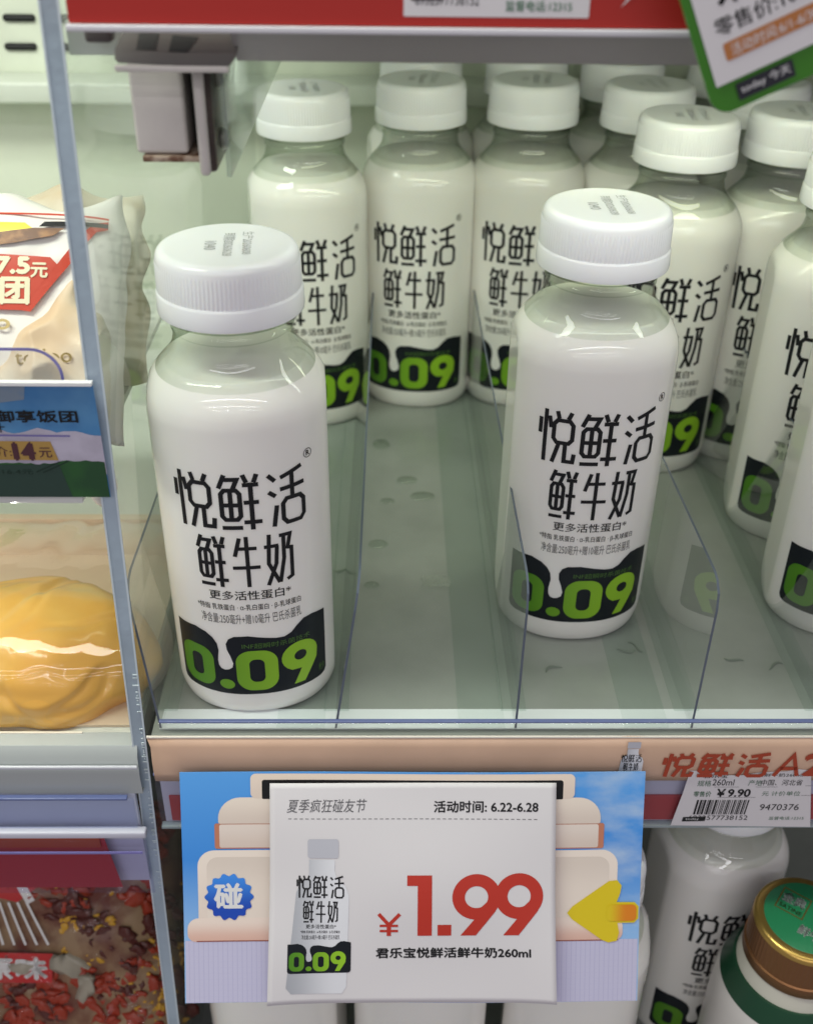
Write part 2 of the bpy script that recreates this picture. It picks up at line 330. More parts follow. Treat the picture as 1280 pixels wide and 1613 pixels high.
def make_bottle(loc, rz, label, group):
    t = thing('milk_bottle', loc, label, 'bottle', group, rz)
    bm = bmesh.new(); rings(bm, [q for q in SP if q[0] > 126.0], 96, -.05, False, False); build('shell', bm, shell_m, t, True, 40)
    bm = bmesh.new(); z1 = 129.2
    rows = [(max(z, .5), r, n) for z, r, n in SP if z < z1-.4]; r, n = prof(z1); rows.append((z1-.1, r-.15, n)); rows.append((z1, r-.7, n))
    rings(bm, rows, 96, .0, True, True); build('milk', bm, milk_m, t, True, 40)
    # cap
    bm = bmesh.new(); seg = 432
    rowsc = [(145.2, 21.2, 0), (144.9, 21.9, 0), (145.1, 22.4, 0), (146.0, 22.55, 0), (151.0, 22.3, 0), (151.5, 22.1, 0), (151.8, 21.75, 0), (152.2, 21.65, 1), (160.3, 21.45, 1), (160.8, 21.5, 0), (161.9, 21.4, 0), (163.0, 21.0, 0), (163.7, 20.4, 0), (164.1, 19.5, 0), (164.2, 18.6, 0), (164.15, 17.5, 0), (164.1, 6, 0)]
    prev = None
    for z, r, rib in rowsc:
        cur = []
        for k in range(seg):
            a = 2*PI*k/seg; rr = r+(.32*(.5+.5*math.cos(108*a)) if rib else 0)
            cur.append(bm.verts.new((rr*MM*math.sin(a), -rr*MM*math.cos(a), z*MM)))
        if prev:
            for k in range(seg): bm.faces.new((prev[k], prev[(k+1) % seg], cur[(k+1) % seg], cur[k]))
        prev = cur
    bm.faces.new(prev)
    capo = build('cap', bm, cap_m, t, True, 50)
    # date code on the cap, turned a quarter
    bm = bmesh.new()
    for s, x0, x1, y0 in (('生产20260608', -11, 9, 4.4), ('到期20260628', -10, 10, -1.2), ('1040', -3, 4.5, -6.6)):
        join(bm, text(s, x0, x1, y0, y0+3.6, -.012))
    mapped('date_code', bm, lambda x, y, l: Vector((y*MM, -x*MM, 164.2*MM)), inkg, capo)
    bm = bmesh.new(); headline(bm); reg_mark(bm); cut(bm, 1.5); mapped('lettering', bm, lbl, ink, t)
    bm = bmesh.new(); small_print(bm); fine_print(bm); mapped('small_print', bm, lbl, ink, t)
    bm = bmesh.new(); fine_print2(bm); mapped('volume_print', bm, lbl, mat('ink_soft', (.08, .08, .085), .4), t)
    bm = bmesh.new(); band(bm); cut(bm, 1.2); cut(bm, 4, 1); bd = mapped('label_band', bm, lbl, band_m, t)
    bm = bmesh.new(); numerals(bm); cut(bm, 1.2); mapped('numerals', bm, lambda s, z, l: lbl(s, z, .08), lime, bd, (-29, 24, 10, 31))
    bm = bmesh.new(); join(bm, text('INF超瞬时杀菌技术', -3.8, 20.5, 31.6, 33.9, 0)); join(bm, text('秒', 23.9, 27, 13.2, 16.6, .0))
    mapped('band_print', bm, lambda s, z, l: lbl(s, z, .08), lime_dark, bd)
    return t
def copy_tree(o, parent=None):
    c = o.copy(); S.collection.objects.link(c)
    if parent: c.parent = parent
    for chd in list(o.children): copy_tree(chd, c)
    return c
G_B = 'milk bottles on the main shelf'
proto = make_bottle((-.0485, .0336, 0), rad(4.5), 'milk bottle standing alone at the front of the leftmost lane', G_B)
spots = [((.0722, .0741, 0), 1.5, 'milk bottle standing alone at the front of the third lane, beside its reflection'),
         ((-.0405, .2480, 0), 10, 'milk bottle partly hidden behind the front left bottle'),
         ((.0151, .2700, 0), -6, 'front milk bottle at the back of the empty second lane'),
         ((.0700, .2715, 0), -8, 'milk bottle behind the front bottle of the third lane, its left characters visible'),
         ((.1290, .2015, 0), -4, 'foremost milk bottle of the fourth lane, right behind the second front bottle'),
         ((.1840, .1400, 0), -9, 'milk bottle in the fifth lane cut by the right edge, its flat side facing left'),
         ((.1830, .0740, 0), -9, 'frontmost milk bottle at the right edge, only its lower left side visible'),
         ((.1245, .2640, 0), 5, 'milk bottle second from the front in the fourth lane'),
         ((.1800, .2110, 0), -7, 'second milk bottle from the back edge of the fifth lane, behind the flat-sided one'),
         ((.1830, .2740, 0), 3, 'milk bottle under the green tag, third back in the fifth lane'),
         ((.0165, .3330, 0), 8, 'milk bottle at the rear of the second lane'),
         ((.0730, .3340, 0), 2, 'milk bottle at the rear of the third lane'),
         ((.1230, .3270, 0), -6, 'milk bottle third from the front in the fourth lane, only its cap showing'),
         ((.1830, .3370, 0), -2, 'milk bottle at the rear of the fifth lane')]
for loc, rz, lab in spots:
    o = copy_tree(proto); o.location = loc; o.rotation_euler = (0, 0, rad(rz)); o['label'] = lab
LOWZ = -.231
for loc, rz, lab in [((.1490, .0460, LOWZ), 10, 'milk bottle on the lower shelf beneath the price label, cap hidden by the rail'),
                     ((.0790, .0000, LOWZ), 172, 'milk bottle on the lower shelf behind the right end of the promotion card'),
                     ((.0150, .0010, LOWZ), 172, 'milk bottle on the lower shelf behind the middle of the promotion card'),
                     ((-.0480, .0060, LOWZ), 172, 'milk bottle on the lower shelf behind the left end of the promotion card')]:
    o = copy_tree(proto); o.location = loc; o.rotation_euler = (0, 0, rad(rz)); o['label'] = lab; o['group'] = 'milk bottles on the lower shelf'

# ------------------------------------------------------------------ fridge cabinet
wall_m = mat('wall_cream', (.74, .78, .66), .25, bump=.6, bscale=32, var=.12, vscale=14)
bx('back_wall', -.75, .60, .40, .42, -.30, .75, wall_m); struct(bpy.data.objects['back_wall'])
liner = mat('shelf_liner', (.29, .31, .285), .2, spec=.5, bump=.2, bscale=55, var=.12, vscale=22)
pale_metal = mat('pale_metal', (.60, .62, .60), .4, bump=.05)
ms = thing('display_shelf', (0, 0, 0), 'main shelf with a grey green liner carrying the lanes of milk bottles', 'shelf')
bx('deck', -.083, .60, -.0040, .398, -.012, 0, liner, ms)
bx('front_lip', -.0805, .60, -.0030, -.0018, .0004, .0046, acr, ms, .0004)
bx('lip_edge', -.0800, .60, -.0032, -.0016, .0047, .0056, acr_blue, ms, .0003)
bx('lip_foot', -.0805, .60, -.0050, -.0031, -.0020, -.0006, pale_metal, ms)
bx('lip_base', -.0805, .60, -.0015, .0085, .00025, .0006, mat('lip_white', (.72, .76, .78), .3), ms)
strip_m = clear('divider_base', (.95, .97, .96), 1.08, .3, haze=.045, hazecol=(.60, .64, .62))
for xa, xb in ((.0249, .0414), (.0838, .0997), (-.0395, -.0225)):
    bx('lane_strip', xa, xb, -.0010, .385, .0002, .0007, strip_m, ms)
# bits of water and torn label on the liner
drop_m = clear('water_spot', (.92, .95, .92), 1.33, .05, edge=(.55, .6, .55))
def puddle(x, y, rx, ry, lab):
    bm = bmesh.new(); seg = 24; c = bm.verts.new((0, 0, .0011)); rr = []
    for q, hgt in ((.55, .00095), (.88, .0005), (1, 0)):
        rr.append([bm.verts.new((rx*q*math.cos(2*PI*k/seg)*(1+.15*noise.noise(Vector((k*.6, x*900, 0)))), ry*q*math.sin(2*PI*k/seg), hgt)) for k in range(seg)])
    for k in range(seg):
        bm.faces.new((c, rr[0][k], rr[0][(k+1) % seg]))
        for a, b in ((0, 1), (1, 2)): bm.faces.new((rr[a][k], rr[b][k], rr[b][(k+1) % seg], rr[a][(k+1) % seg]))
    o = build('water_drop', bm, drop_m, None, True); o.location = (x, y, .0001); tag(o, lab, 'water drop', 'water drops on the shelf liner')
for x, y, rx, ry, lab in [(-.0048, .1134, .0042, .0035, 'flat water drop in the middle of the empty lane, nearest its left divider'), (-.0072, .0835, .0032, .0022, 'small water drop in front of the others, by the left divider foot'),
                     (.0158, .1535, .0060, .0036, 'widest water drop in the empty lane'), (.0085, .1679, .0050, .0034, 'water drop just behind the widest one'),
                     (-.0007, .1489, .0035, .0022, 'small drop left of the widest water drop'), (-.0041, .2033, .0045, .005, 'farthest water drop, near the rear bottle')]:
    puddle(x, y, rx, ry, lab)
bm = bmesh.new(); bmesh.ops.create_grid(bm, x_segments=12, y_segments=9, size=.5)
for v in bm.verts:
    p = v.co.copy(); v.co = Vector((p.x*.012*(1+.3*noise.noise(p*5)), p.y*.008*(1+.4*noise.noise(p*4+Vector((9, 0, 0)))), .0012+.0022*abs(noise.noise(p*4.5+Vector((3, 3, 0))))))
o = build('torn_film_scrap', bm, clear('film_scrap', (.9, .94, .9), 1.6, .1, haze=.35, hazecol=(.75, .78, .72)), None, True); o.location = (.0195, .0845, 0); tag(o, 'crumpled scrap of clear film lying in the empty lane', 'scrap')
for i, (x, y, a) in enumerate([(.0622, .0305, .6), (.0961, .0435, -.5), (.092, .0416, .2), (-.0209, .0943, .1), (.1326, .036, -.6), (.1475, .0324, .2)]):
    bm = bmesh.new(); w = []
    for k in range(9):
        t = k/8; c = Vector((-.0035+.007*t, .0016*math.sin(t*4+i), .0003)); h = .0002+.00045*math.sin(PI*t)
        w.append((bm.verts.new(c+Vector((0, -h, 0))), bm.verts.new(c+Vector((0, 0, h*1.1))), bm.verts.new(c+Vector((0, h, 0)))))
    for k in range(8):
        for q in (0, 1): bm.faces.new((w[k][q], w[k+1][q], w[k+1][q+1], w[k][q+1]))
    o = build('liner_scratch', bm, mat('scratch', (.16, .19, .16), .5), None, True); o.location = (x, y, 0); o.rotation_euler = (0, 0, a)
    tag(o, ['dark curled scratch in front of the second front bottle', 'dark scratch right of the third lane strip', 'faint scratch between the strip and the third divider', 'thin dark mark behind the first front bottle', 'mark on the liner in the fourth lane, left one', 'mark on the liner in the fourth lane, right one'][i], 'scratch', 'scratches on the shelf liner')

# ------------------------------------------------------------------ clear lane dividers
def divider(x0, x1, lean_t, label, y0=-.0012, ztop=.0625, yl=.395, shift=0):
    """sheet from (x0,y0) to (x1,yl); lean_t moves its top edge sideways; chamfer rounded front corner"""
    prof2 = [(y0, .0006), (y0+.001, ztop-.010), (y0+.0025, ztop-.004), (y0+.006, ztop-.001), (y0+.010, ztop), (yl, ztop), (yl, .0006)]
    T = .0008; bm = bmesh.new(); sides = []
    for sgn in (-1, 1):
        vs = []
        for (y, z) in prof2:
            t = (y-y0)/(yl-y0); x = x0+(x1-x0)*t+lean_t*(z/ztop)+sgn*T/2; vs.append(bm.verts.new((x, y, z)))
        sides.append(vs)
    bm.faces.new(list(reversed(sides[0]))); bm.faces.new(sides[1])
    n = len(prof2)
    for k in range(n):
        f = bm.faces.new((sides[0][k], sides[0][(k+1) % n], sides[1][(k+1) % n], sides[1][k])); f.material_index = 1 if k < 6 else 0
    bmesh.ops.recalc_face_normals(bm, faces=bm.faces)
    t = thing('lane_divider', (0, 0, 0), label, 'divider', 'clear dividers between the bottle lanes')
    build('sheet', bm, [acr, acr_edge], t)
    bx('foot', x0-.0045, x0+.0045, y0+.008, yl, .0013, .0021, strip_m, t)
    return t
divider(-.0800, -.0760, -.0050, 'clear divider at the left end, between the partition and the first bottle')
divider(-.0186, -.0170, .0090, 'clear divider leaning right, just right of the first front bottle')
divider(.0450, .0425, .0006, 'clear divider between the empty lane and the second front bottle')
divider(.1075, .0985, .0008, 'clear divider reflecting the second front bottle, right of it')
divider(.1550, .1520, .0125, 'clear divider leaning right in front of the flat-sided bottle')

# ------------------------------------------------------------------ acrylic partition on the left
pt = thing('partition_panel', (0, 0, 0), 'tall clear acrylic partition with a scuffed blue grey front edge', 'partition')
def sheet(name, xf, y0, y1, z0, z1, T, mats, parent, N=24):
    bm = bmesh.new(); rows = []
    for k in range(N+1):
        z = z0+(z1-z0)*k/N; x = xf(z); j = .00025*noise.noise(Vector((0, 3.3, z*60)))
        rows.append([bm.verts.new((x-T/2, y0+j, z)), bm.verts.new((x+T/2, y0+j, z)), bm.verts.new((x+T/2, y1, z)), bm.verts.new((x-T/2, y1, z))])
    for a, b in zip(rows, rows[1:]):
        for q in range(4):
            f = bm.faces.new((a[q], a[(q+1) % 4], b[(q+1) % 4], b[q])); f.material_index = 1 if q == 0 else 0
    bm.faces.new(list(reversed(rows[0]))); bm.faces.new(rows[-1])
    return build(name, bm, mats, parent)
sheet('panel', lambda z: -.0875+(z+.0)*.034, -.004, .396, -.24, .42, .0050, [panel_m, panel_edge], pt)
bm = bmesh.new()
for sg in (-1, 1):
    vs = [bm.verts.new((-.0875+z*.034+sg*.0025-sg*q*.0006, -.0043, z)) for z in (-.24, .42) for q in (0, 1)]; bm.faces.new((vs[0], vs[1], vs[3], vs[2]))
build('edge_bright_stripe', bm, mat('edge_bright_stripe', (.62, .70, .76), .2), pt)  # bright edge put in as flat paler stripes, no bevel shape
# scrapes near the lower front edge
bm = bmesh.new(); random.seed(3)
for k in range(60):
    z = -.085+.115*random.random()**.8; L = random.uniform(.0002, .0022)*random.random(); x = -.0875+z*.034+.0016
    box(bm, x-.0004-L*.5, x+L*.35, -.0046, -.0043, z, z+.00035)
build('edge_scrapes', bm, mat('scrape_white', (.62, .70, .74), .4), pt)

# ------------------------------------------------------------------ upper shelf, bracket and guard
us = thing('upper_shelf', (0, 0, 0), 'shelf above the bottles with a red price rail and a grey lip', 'shelf')
bx('deck', -.078, .60, .002, .398, .2225, .2300, mat('shelf_under', (.50, .54, .50), .4), us)
bm = bmesh.new()
vs = [bm.verts.new(p) for p in ((-.037, -.0105, .2300), (.60, -.0105, .2300), (.60, -.0015, .2221), (-.037, -.0015, .2221), (-.037, .004, .2222), (.60, .004, .2222), (.60, .004, .2302), (-.037, .004, .2302))]
for f in ((0, 3, 2, 1), (3, 4, 5, 2), (0, 1, 6, 7), (4, 7, 6, 5), (0, 7, 4, 3), (1, 2, 5, 6)): bm.faces.new([vs[k] for k in f])
bmesh.ops.recalc_face_normals(bm, faces=bm.faces)
build('grey_lip', bm, mat('grey_lip', (.34, .32, .31), .4, bump=.05), us)
redr = mat('rail_red', (.42, .022, .016), .4)
bx('price_rail', -.0728, .60, -.0140, -.0115, .2322, .262, redr, us)
bx('rail_edge', -.0735, .60, -.0150, -.0105, .2305, .2320, mat('rail_edge', (.62, .60, .66), .3), us, .0003)
def flat(name, bm, ox, y, oz, mats, parent, lift=.00003, uv=None, tilt=0):
    """x right, y up in mm on an upright surface facing the front"""
    return mapped(name, bm, lambda a, b, l: Vector((ox+a*MM, y-lift-l*MM+b*MM*tilt, oz+b*MM)), mats, parent, uv)
plab = thing('price_label', (0, 0, 0), 'white price label on the red rail of the upper shelf, cut by the top edge', 'label')
bm = fill([rrect(0, 42, -5.7, 10, .3)]); flat('paper', bm, .0030, -.01405, .2400, paper, plab)
flat('barcode_number', text('6932577738152', 2.6, 17, -3.3, -1, .0), .0030, -.01405, .2400, ink, plab, .0001)
flat('green_print', text('监督电话:12315', 23, 38, -4.4, -2.2, .01), .0030, -.01405, .2400, mat('ink_green', (.03, .16, .07), .5), plab, .0001)
flat('black_patch', fill([rrect(1.6, 9, -2.4, 1.5, .2)]), .0030, -.01405, .2400, ink, plab, .00008)
flat('arrow_print', fill([[(49, -3.5), (53.6, 3), (56, 3)]]), .0030, -.01405, .2400, white_p, us, .00008)

br = thing('shelf_bracket', (0, 0, 0), 'beige metal bracket hanging under the upper shelf at the left, rusty below', 'bracket')
beige = mat('bracket_paint', (.70, .66, .62), .42, var=.10, vscale=70, bump=.06)
bm = bmesh.new()
def tplate(bm, outline, y_of, T):
    a = [bm.verts.new((x, y_of(z), z)) for x, z in outline]; b = [bm.verts.new((x, y_of(z)+T, z)) for x, z in outline]
    bm.faces.new(a); bm.faces.new(list(reversed(b))); n = len(a)
    for k in range(n): bm.faces.new((a[k], b[k], b[(k+1) % n], a[(k+1) % n]))
fy = lambda z: -.0035-(.2300-z)*.75
ol = [(-.0625, .2300), (-.0648, .2256), (-.0648, .2235), (-.0640, .2228), (-.0400, .2220), (-.0375, .2226), (-.0362, .2245), (-.0352, .2300)]
tplate(bm, ol, fy, .0012); bmesh.ops.recalc_face_normals(bm, faces=bm.faces)
fl = build('flange', bm, mat('bracket_dark', (.10, .09, .088), .4), br)
bx('flange_rim', -.0650, -.0380, -.0096, -.0080, .2208, .2224, beige, br, .0006)
bm = bmesh.new(); hy = lambda z: fy(z)-.0002
tplate(bm, [(-.0592, .2287), (-.0598, .2256), (-.0552, .2254), (-.0545, .2286)], hy, .0001)
tplate(bm, [(-.0513, .2284), (-.0522, .2252), (-.0478, .2250), (-.0452, .2280)], hy, .0001); bmesh.ops.recalc_face_normals(bm, faces=bm.faces)
build('flange_slot', bm, mat('slot_black', (.01, .01, .012), .5), fl)
bx('arm', -.0645, -.0512, .0012, .05, .1990, .2232, beige, br, .0012)
bx('rusty_edge', -.0630, -.0475, .0005, .046, .1972, .1987, mat('rust', (.46, .36, .28), .7, var=.8, vscale=260, vcol=(.13, .05, .02)), br, .0003)
bx('gap_shade_block', -.0505, -.0478, .010, .04, .1995, .2228, mat('gap_shade', (.02, .02, .022), .5), br)  # solid dark block put in as the shade between arm and side plate
bx('side_plate', -.0474, -.0440, -.0005, .030, .1948, .2230, mat('side_plate', (.10, .08, .07), .25, metal=.7, var=.6, vscale=60), br, .0012)
bx('side_edge', -.0482, -.0455, -.0030, .0002, .1945, .2205, beige, br, .0012)
for z in (.2160, .2005):
    bm = bmesh.new(); bmesh.ops.create_cone(bm, cap_ends=True, segments=24, radius1=.0030, radius2=.0024, depth=.0014, matrix=Matrix.Translation((-.0432, .0115, z)) @ Matrix.Rotation(PI/2, 4, 'Y'))
    box(bm, -.0426, -.0423, .0093, .0137, z-.0003, z+.0003)
    build('screw', bm, mat('screw_steel', (.35, .34, .30), .3, metal=.8), br)
bx('wedge', -.0720, -.0655, -.006, -.001, .2265, .2304, mat('bracket_dark', (1, 1, 1)), br, .001)
gd = thing('side_guard', (0, 0, 0), 'clear plate screwed to the bracket, hanging over the first lane', 'guard plate')
bm = bmesh.new(); box(bm, -.0424, -.0412, .004, .17, .1925, .2222)
build('plate', bm, clear('guard_clear', (.93, .96, .94), 1.49, .04, haze=.28, hazecol=(.70, .77, .72)), gd)

# ------------------------------------------------------------------ main price rail with strip and label
rail = thing('price_rail', (0, 0, 0), 'tan price strip rail along the front of the main shelf', 'price rail')
bm = bmesh.new(); Nn = 60; rows = []
def tan_y(z): return -.0045+.08*z
for k in range(Nn+1):
    x = -.0845+.68*k/Nn; w = .0006*noise.noise(Vector((x*40, 0, 2)))
    rows.append([bm.verts.new((x+(.0012 if q and not k else 0), tan_y(z)+(-.0012*math.sin(q*PI/5)), z+(w if q == 0 else 0))) for q, z in enumerate((0.0, -.004, -.008, -.012, -.016, -.0200))])
for a, b in zip(rows, rows[1:]):
    for q in range(5): bm.faces.new((a[q], a[q+1], b[q+1], b[q]))
tan_m = mat('strip_tan', lin((212, 176, 152)), .35, var=.10, vscale=30, bump=.15, bscale=25)
ts = build('tan_strip', bm, [tan_m], rail, True)
sm = ts.modifiers.new('thick', 'SOLIDIFY'); sm.thickness = .0006; sm.offset = 1
bx('strip_top_edge', -.0845, .595, tan_y(0)-.0009, tan_y(0)+.0000, -.0002, .0003, mat('strip_edge', (.78, .72, .66), .4), rail)
bx('backing', -.0825, .60, -.0040, -.0012, -.044, -.0125, mat('rail_lavender', (.52, .52, .62), .35), rail)
bx('red_band', -.0800, .60, -.0046, -.0041, -.0430, -.0300, redr, rail)
bx('clear_cover', -.0838, .60, -.0062, -.0055, -.0440, -.0175, clear('cover', (.97, .97, .99), 1.3, .05, haze=.04, hazecol=(.6, .6, .8)), rail, .0002)
bx('cover_top_edge', -.0838, .60, -.0066, -.0050, -.0174, -.0165, mat('cover_blue', (.20, .24, .50), .25), rail)
bx('bottom_edge', -.0838, .60, -.0066, -.0040, -.0452, -.0441, mat('rail_foot', (.30, .36, .38), .3), rail)
def rl(name, bm, mats, parent, lift): # x in mm from -85, y down in mm from z=0, on the cover plane
    return mapped(name, bm, lambda a, b, l: Vector((-.085+a*MM, -.0074-lift-l*MM*.3, -b*MM)), mats, parent)
def T(s, x0, x1, ytop, ybot, bold=0, shear=0):
    b = text(s, x0, x1, -ybot, -ytop, bold, shear)
    for v in b.verts: v.co.y = -v.co.y
    return b
lb = thing('price_label', (0, 0, 0), 'white torn price label reading 9.90 on the main rail, right side', 'label')
lab_out = [(193, 14.2), (197, 14.4), (202, 15.2), (207, 16.6), (212, 16.6), (217, 15.4), (222, 14.9), (228, 14.6), (232, 13.6), (236.5, 14.2), (242.5, 44), (190, 43), (192, 26)]
rl('paper', fill([[(a, b) for a, b in lab_out]]), paper, lb, .0)
gk = mat('ink_green_label', (.05, .14, .08), .5)
bm = bmesh.new()
for a in (T('规格', 196.6, 201.6, 19.2, 22.2), T('产地', 215, 220, 19, 22), T('零售价', 196, 202.4, 24.8, 27.6, .01), T('元 计价单位', 221, 235, 24.8, 27.2), T('监督电话:12315', 226, 239, 38.2, 40)): join(bm, a)
rl('green_print', bm, gk, lb, .0001)
bm = bmesh.new()
for a in (T('260ml', 202, 209.8, 18.6, 21.8), T('中国、河北省', 219.6, 234.6, 18.8, 21.8), T('￥9.90', 204.4, 216.6, 23.6, 27.6, .025), T('9470376', 221.5, 236, 31.6, 34.8), T('6932577738152', 196, 218, 37.6, 40), T('君乐宝', 198, 207, 16, 18), T('活鲜牛奶260ml', 217.5, 234, 15.6, 17.4)): join(bm, a)
rl('black_print', bm, ink, lb, .0001)
bm = bmesh.new(); random.seed(11); x = 197.4
while x < 216.5:
    w = random.choice((.25, .25, .5, .75)); vs = [bm.verts.new(q+(0,)) for q in ((x+.4, 29.3), (x+w+.4, 29.3), (x+w, 37), (x, 37))]; bm.faces.new(vs); x += w+random.choice((.25, .25, .5))
rl('barcode', bm, ink, lb, .0001)
bm = bmesh.new()
for a, b, c in ((203, 212, 22.6), (218, 226, 22.6), (205, 219, 28), (236, 240, 22), (235.5, 240, 27)): stroke(bm, [(a, c), (b, c)], .12)
join(bm, fill([[(194, 38.4), (202.5, 38.2), (202.3, 40.6), (193.8, 40.8)]])); rl('rules', bm, ink, lb, .00008)
rl('black_tag_text', T('today', 195, 200, 38.8, 40.2), white_p, lb, .00015)
# brush lettering on the tan strip
def tanmap(lift): return lambda a, b, l: Vector((-.085+a*MM, tan_y(-b*MM)-.0021-lift-l*MM*.3, -b*MM))
bm = bmesh.new()
for g, x0, x1 in (('yue', 182, 194.5), ('xian', 195, 207.5), ('huo', 208.5, 221)):
    for i, (pts, cl) in enumerate(GL[g]): stroke(bm, [(x0+(p[0]*1.0+p[1]*.12)*(x1-x0)/11, 6.2+(12-p[1])*.88) for p in pts], 1.5, bool(cl), .01*i)
for q in ([(223, 16.5), (229, 6.8), (231.5, 16.5)], [(225, 13), (231, 13)]): stroke(bm, q, 1.5)
join(bm, T('2', 233.5, 241, 6.6, 16, .04))
for v in list(bm.verts):
    if v.co.y > 18: v.co.y = 18
cut(bm, 2.5, 1); mapped('brush_lettering', bm, tanmap(.0), mat('ink_brick', (.36, .045, .015), .5), rail)
def mini_print(mapfn, parent, x0, x1, yt, yb, det=True, pre='pictured'):
    """little printed picture of the bottle; box x0..x1, yt..yb (y down)"""
    w, h = x1-x0, yb-yt; X = lambda a: x0+a*w; Y = lambda b: yt+b*h
    body = [(X(.36), Y(.13)), (X(.77), Y(.13)), (X(.77), Y(.20)), (X(.80), Y(.245)), (X(.95), Y(.30)), (X(1.0), Y(.36)), (X(.97), Y(.95)), (X(.90), Y(.995)), (X(.10), Y(.99)), (X(.02), Y(.95)), (X(.16), Y(.34)), (X(.22), Y(.285)), (X(.36), Y(.24))]
    g = grad_mat('print_bottle_grey', (.40, .41, .46), (.74, .74, .80), 0, 0, .85)
    b_ = fill([body]); L = mapped(pre+'_body', b_, mapfn(.00004), g, parent, (x0, x1, yt, yb), 3)
    mapped(pre+'_cap', fill([rrect(X(.34), X(.83), Y(0), Y(.12), w*.04)]), mapfn(.00006), mat('print_cap', (.50, .50, .57), .4), L, None, 3)
    bm = bmesh.new()
    def put(bmn, sh, y0=0):
        for v in bmn.verts:
            v.co = Vector((X(.55)+v.co.x*w*.0175+sh*(1-v.co.y/105)*0, Y(1-v.co.y*.0069-.07), v.co.z))
        return bmn
    a = bmesh.new(); headline(a, 0, 1, 1.05); join(bm, put(a, 0)); a = bmesh.new(); small_print(a, 1); fine_print(a); fine_print2(a); join(bm, put(a, 0))
    mapped(pre+'_lettering', bm, mapfn(.00009), ink, L)
    a = bmesh.new(); band(a)
    if det:
        mapped(pre+'_band', put(a, 0), mapfn(.00008), band_m, L, None, 3)
        a = bmesh.new(); numerals(a); mapped(pre+'_numerals', put(a, 0), mapfn(.00012), lime, L, (x0, x1, yt, yb), 3)
    else: a.free()
mini_print(lambda lf: tanmap(lf+.0), rail, 166, 175.5, .8, 25, False, 'strip_bottle')

# ------------------------------------------------------------------ promotion card with price sheet
tv = Vector((0, -.036, -.077)).normalized(); nv = Vector((0, -.077, .036)).normalized(); co = Vector((-.0729, -.012, -.0101))
def cmap(lift):
    def f(a, b, l):
        bulge = .0016*math.sin(PI*min(1, max(0, b/88)))+.0006*math.sin(a/23)
        return co+Vector((a*MM, 0, 0))+tv*(b*MM)+nv*(-bulge*.9+lift+l*MM*.3)
    return f
pc = thing('promotion_card', (0, 0, 0), 'blue sky promotion card with cream blocks, clipped to the rail', 'promotion card')
def quadgrid(x0, x1, y0, y1, nx, ny, f=None):
    bm = bmesh.new(); g = [[bm.verts.new((*(f(x0+(x1-x0)*i/nx, y0+(y1-y0)*j/ny) if f else (x0+(x1-x0)*i/nx, y0+(y1-y0)*j/ny)), 0)) for j in range(ny+1)] for i in range(nx+1)]
    for i in range(nx):
        for j in range(ny): bm.faces.new((g[i][j], g[i][j+1], g[i+1][j+1], g[i+1][j]))
    return bm
# printed sky: blue with pale clouds on the right
m = bpy.data.materials.new('card_sky'); m.use_nodes = True; nt = m.node_tree; b = nt.nodes['Principled BSDF']; b.inputs['Roughness'].default_value = .32
tc = nt.nodes.new('ShaderNodeTexCoord'); sp = nt.nodes.new('ShaderNodeSeparateXYZ'); nt.links.new(tc.outputs['UV'], sp.inputs[0])
r1 = nt.nodes.new('ShaderNodeValToRGB'); r1.color_ramp.elements[0].color = (.10, .36, .83, 1); r1.color_ramp.elements[1].color = (.30, .52, .85, 1); r1.color_ramp.elements[1].position = .75
e = r1.color_ramp.elements.new(.38); e.color = (.05, .26, .74, 1); nt.links.new(sp.outputs[1], r1.inputs[0])
nz = nt.nodes.new('ShaderNodeTexNoise'); nz.inputs['Scale'].default_value = 9; nz.inputs['Detail'].default_value = 7; nt.links.new(tc.outputs['UV'], nz.inputs['Vector'])
mr = nt.nodes.new('ShaderNodeMapRange'); mr.inputs[1].default_value = .42; mr.inputs[2].default_value = .75; mr.inputs[4].default_value = .75; nt.links.new(nz.outputs['Fac'], mr.inputs[0])
mr2 = nt.nodes.new('ShaderNodeMapRange'); mr2.inputs[1].default_value = .5; mr2.inputs[2].default_value = .85; nt.links.new(sp.outputs[0], mr2.inputs[0])
mu = nt.nodes.new('ShaderNodeMath'); mu.operation = 'MULTIPLY'; nt.links.new(mr.outputs[0], mu.inputs[0]); nt.links.new(mr2.outputs[0], mu.inputs[1])
mx = nt.nodes.new('ShaderNodeMix'); mx.data_type = 'RGBA'; mx.inputs[7].default_value = (.50, .62, .80, 1); nt.links.new(mu.outputs[0], mx.inputs[0]); nt.links.new(r1.outputs[0], mx.inputs[6]); nt.links.new(mx.outputs[2], b.inputs['Base Color'])
card = mapped('card_sheet', quadgrid(0, 163.5, 0, 87, 40, 30), cmap(0), m, pc, (0, 163.5, 0, 87))
sm = card.modifiers.new('thick', 'SOLIDIFY'); sm.thickness = .0004; sm.offset = -1
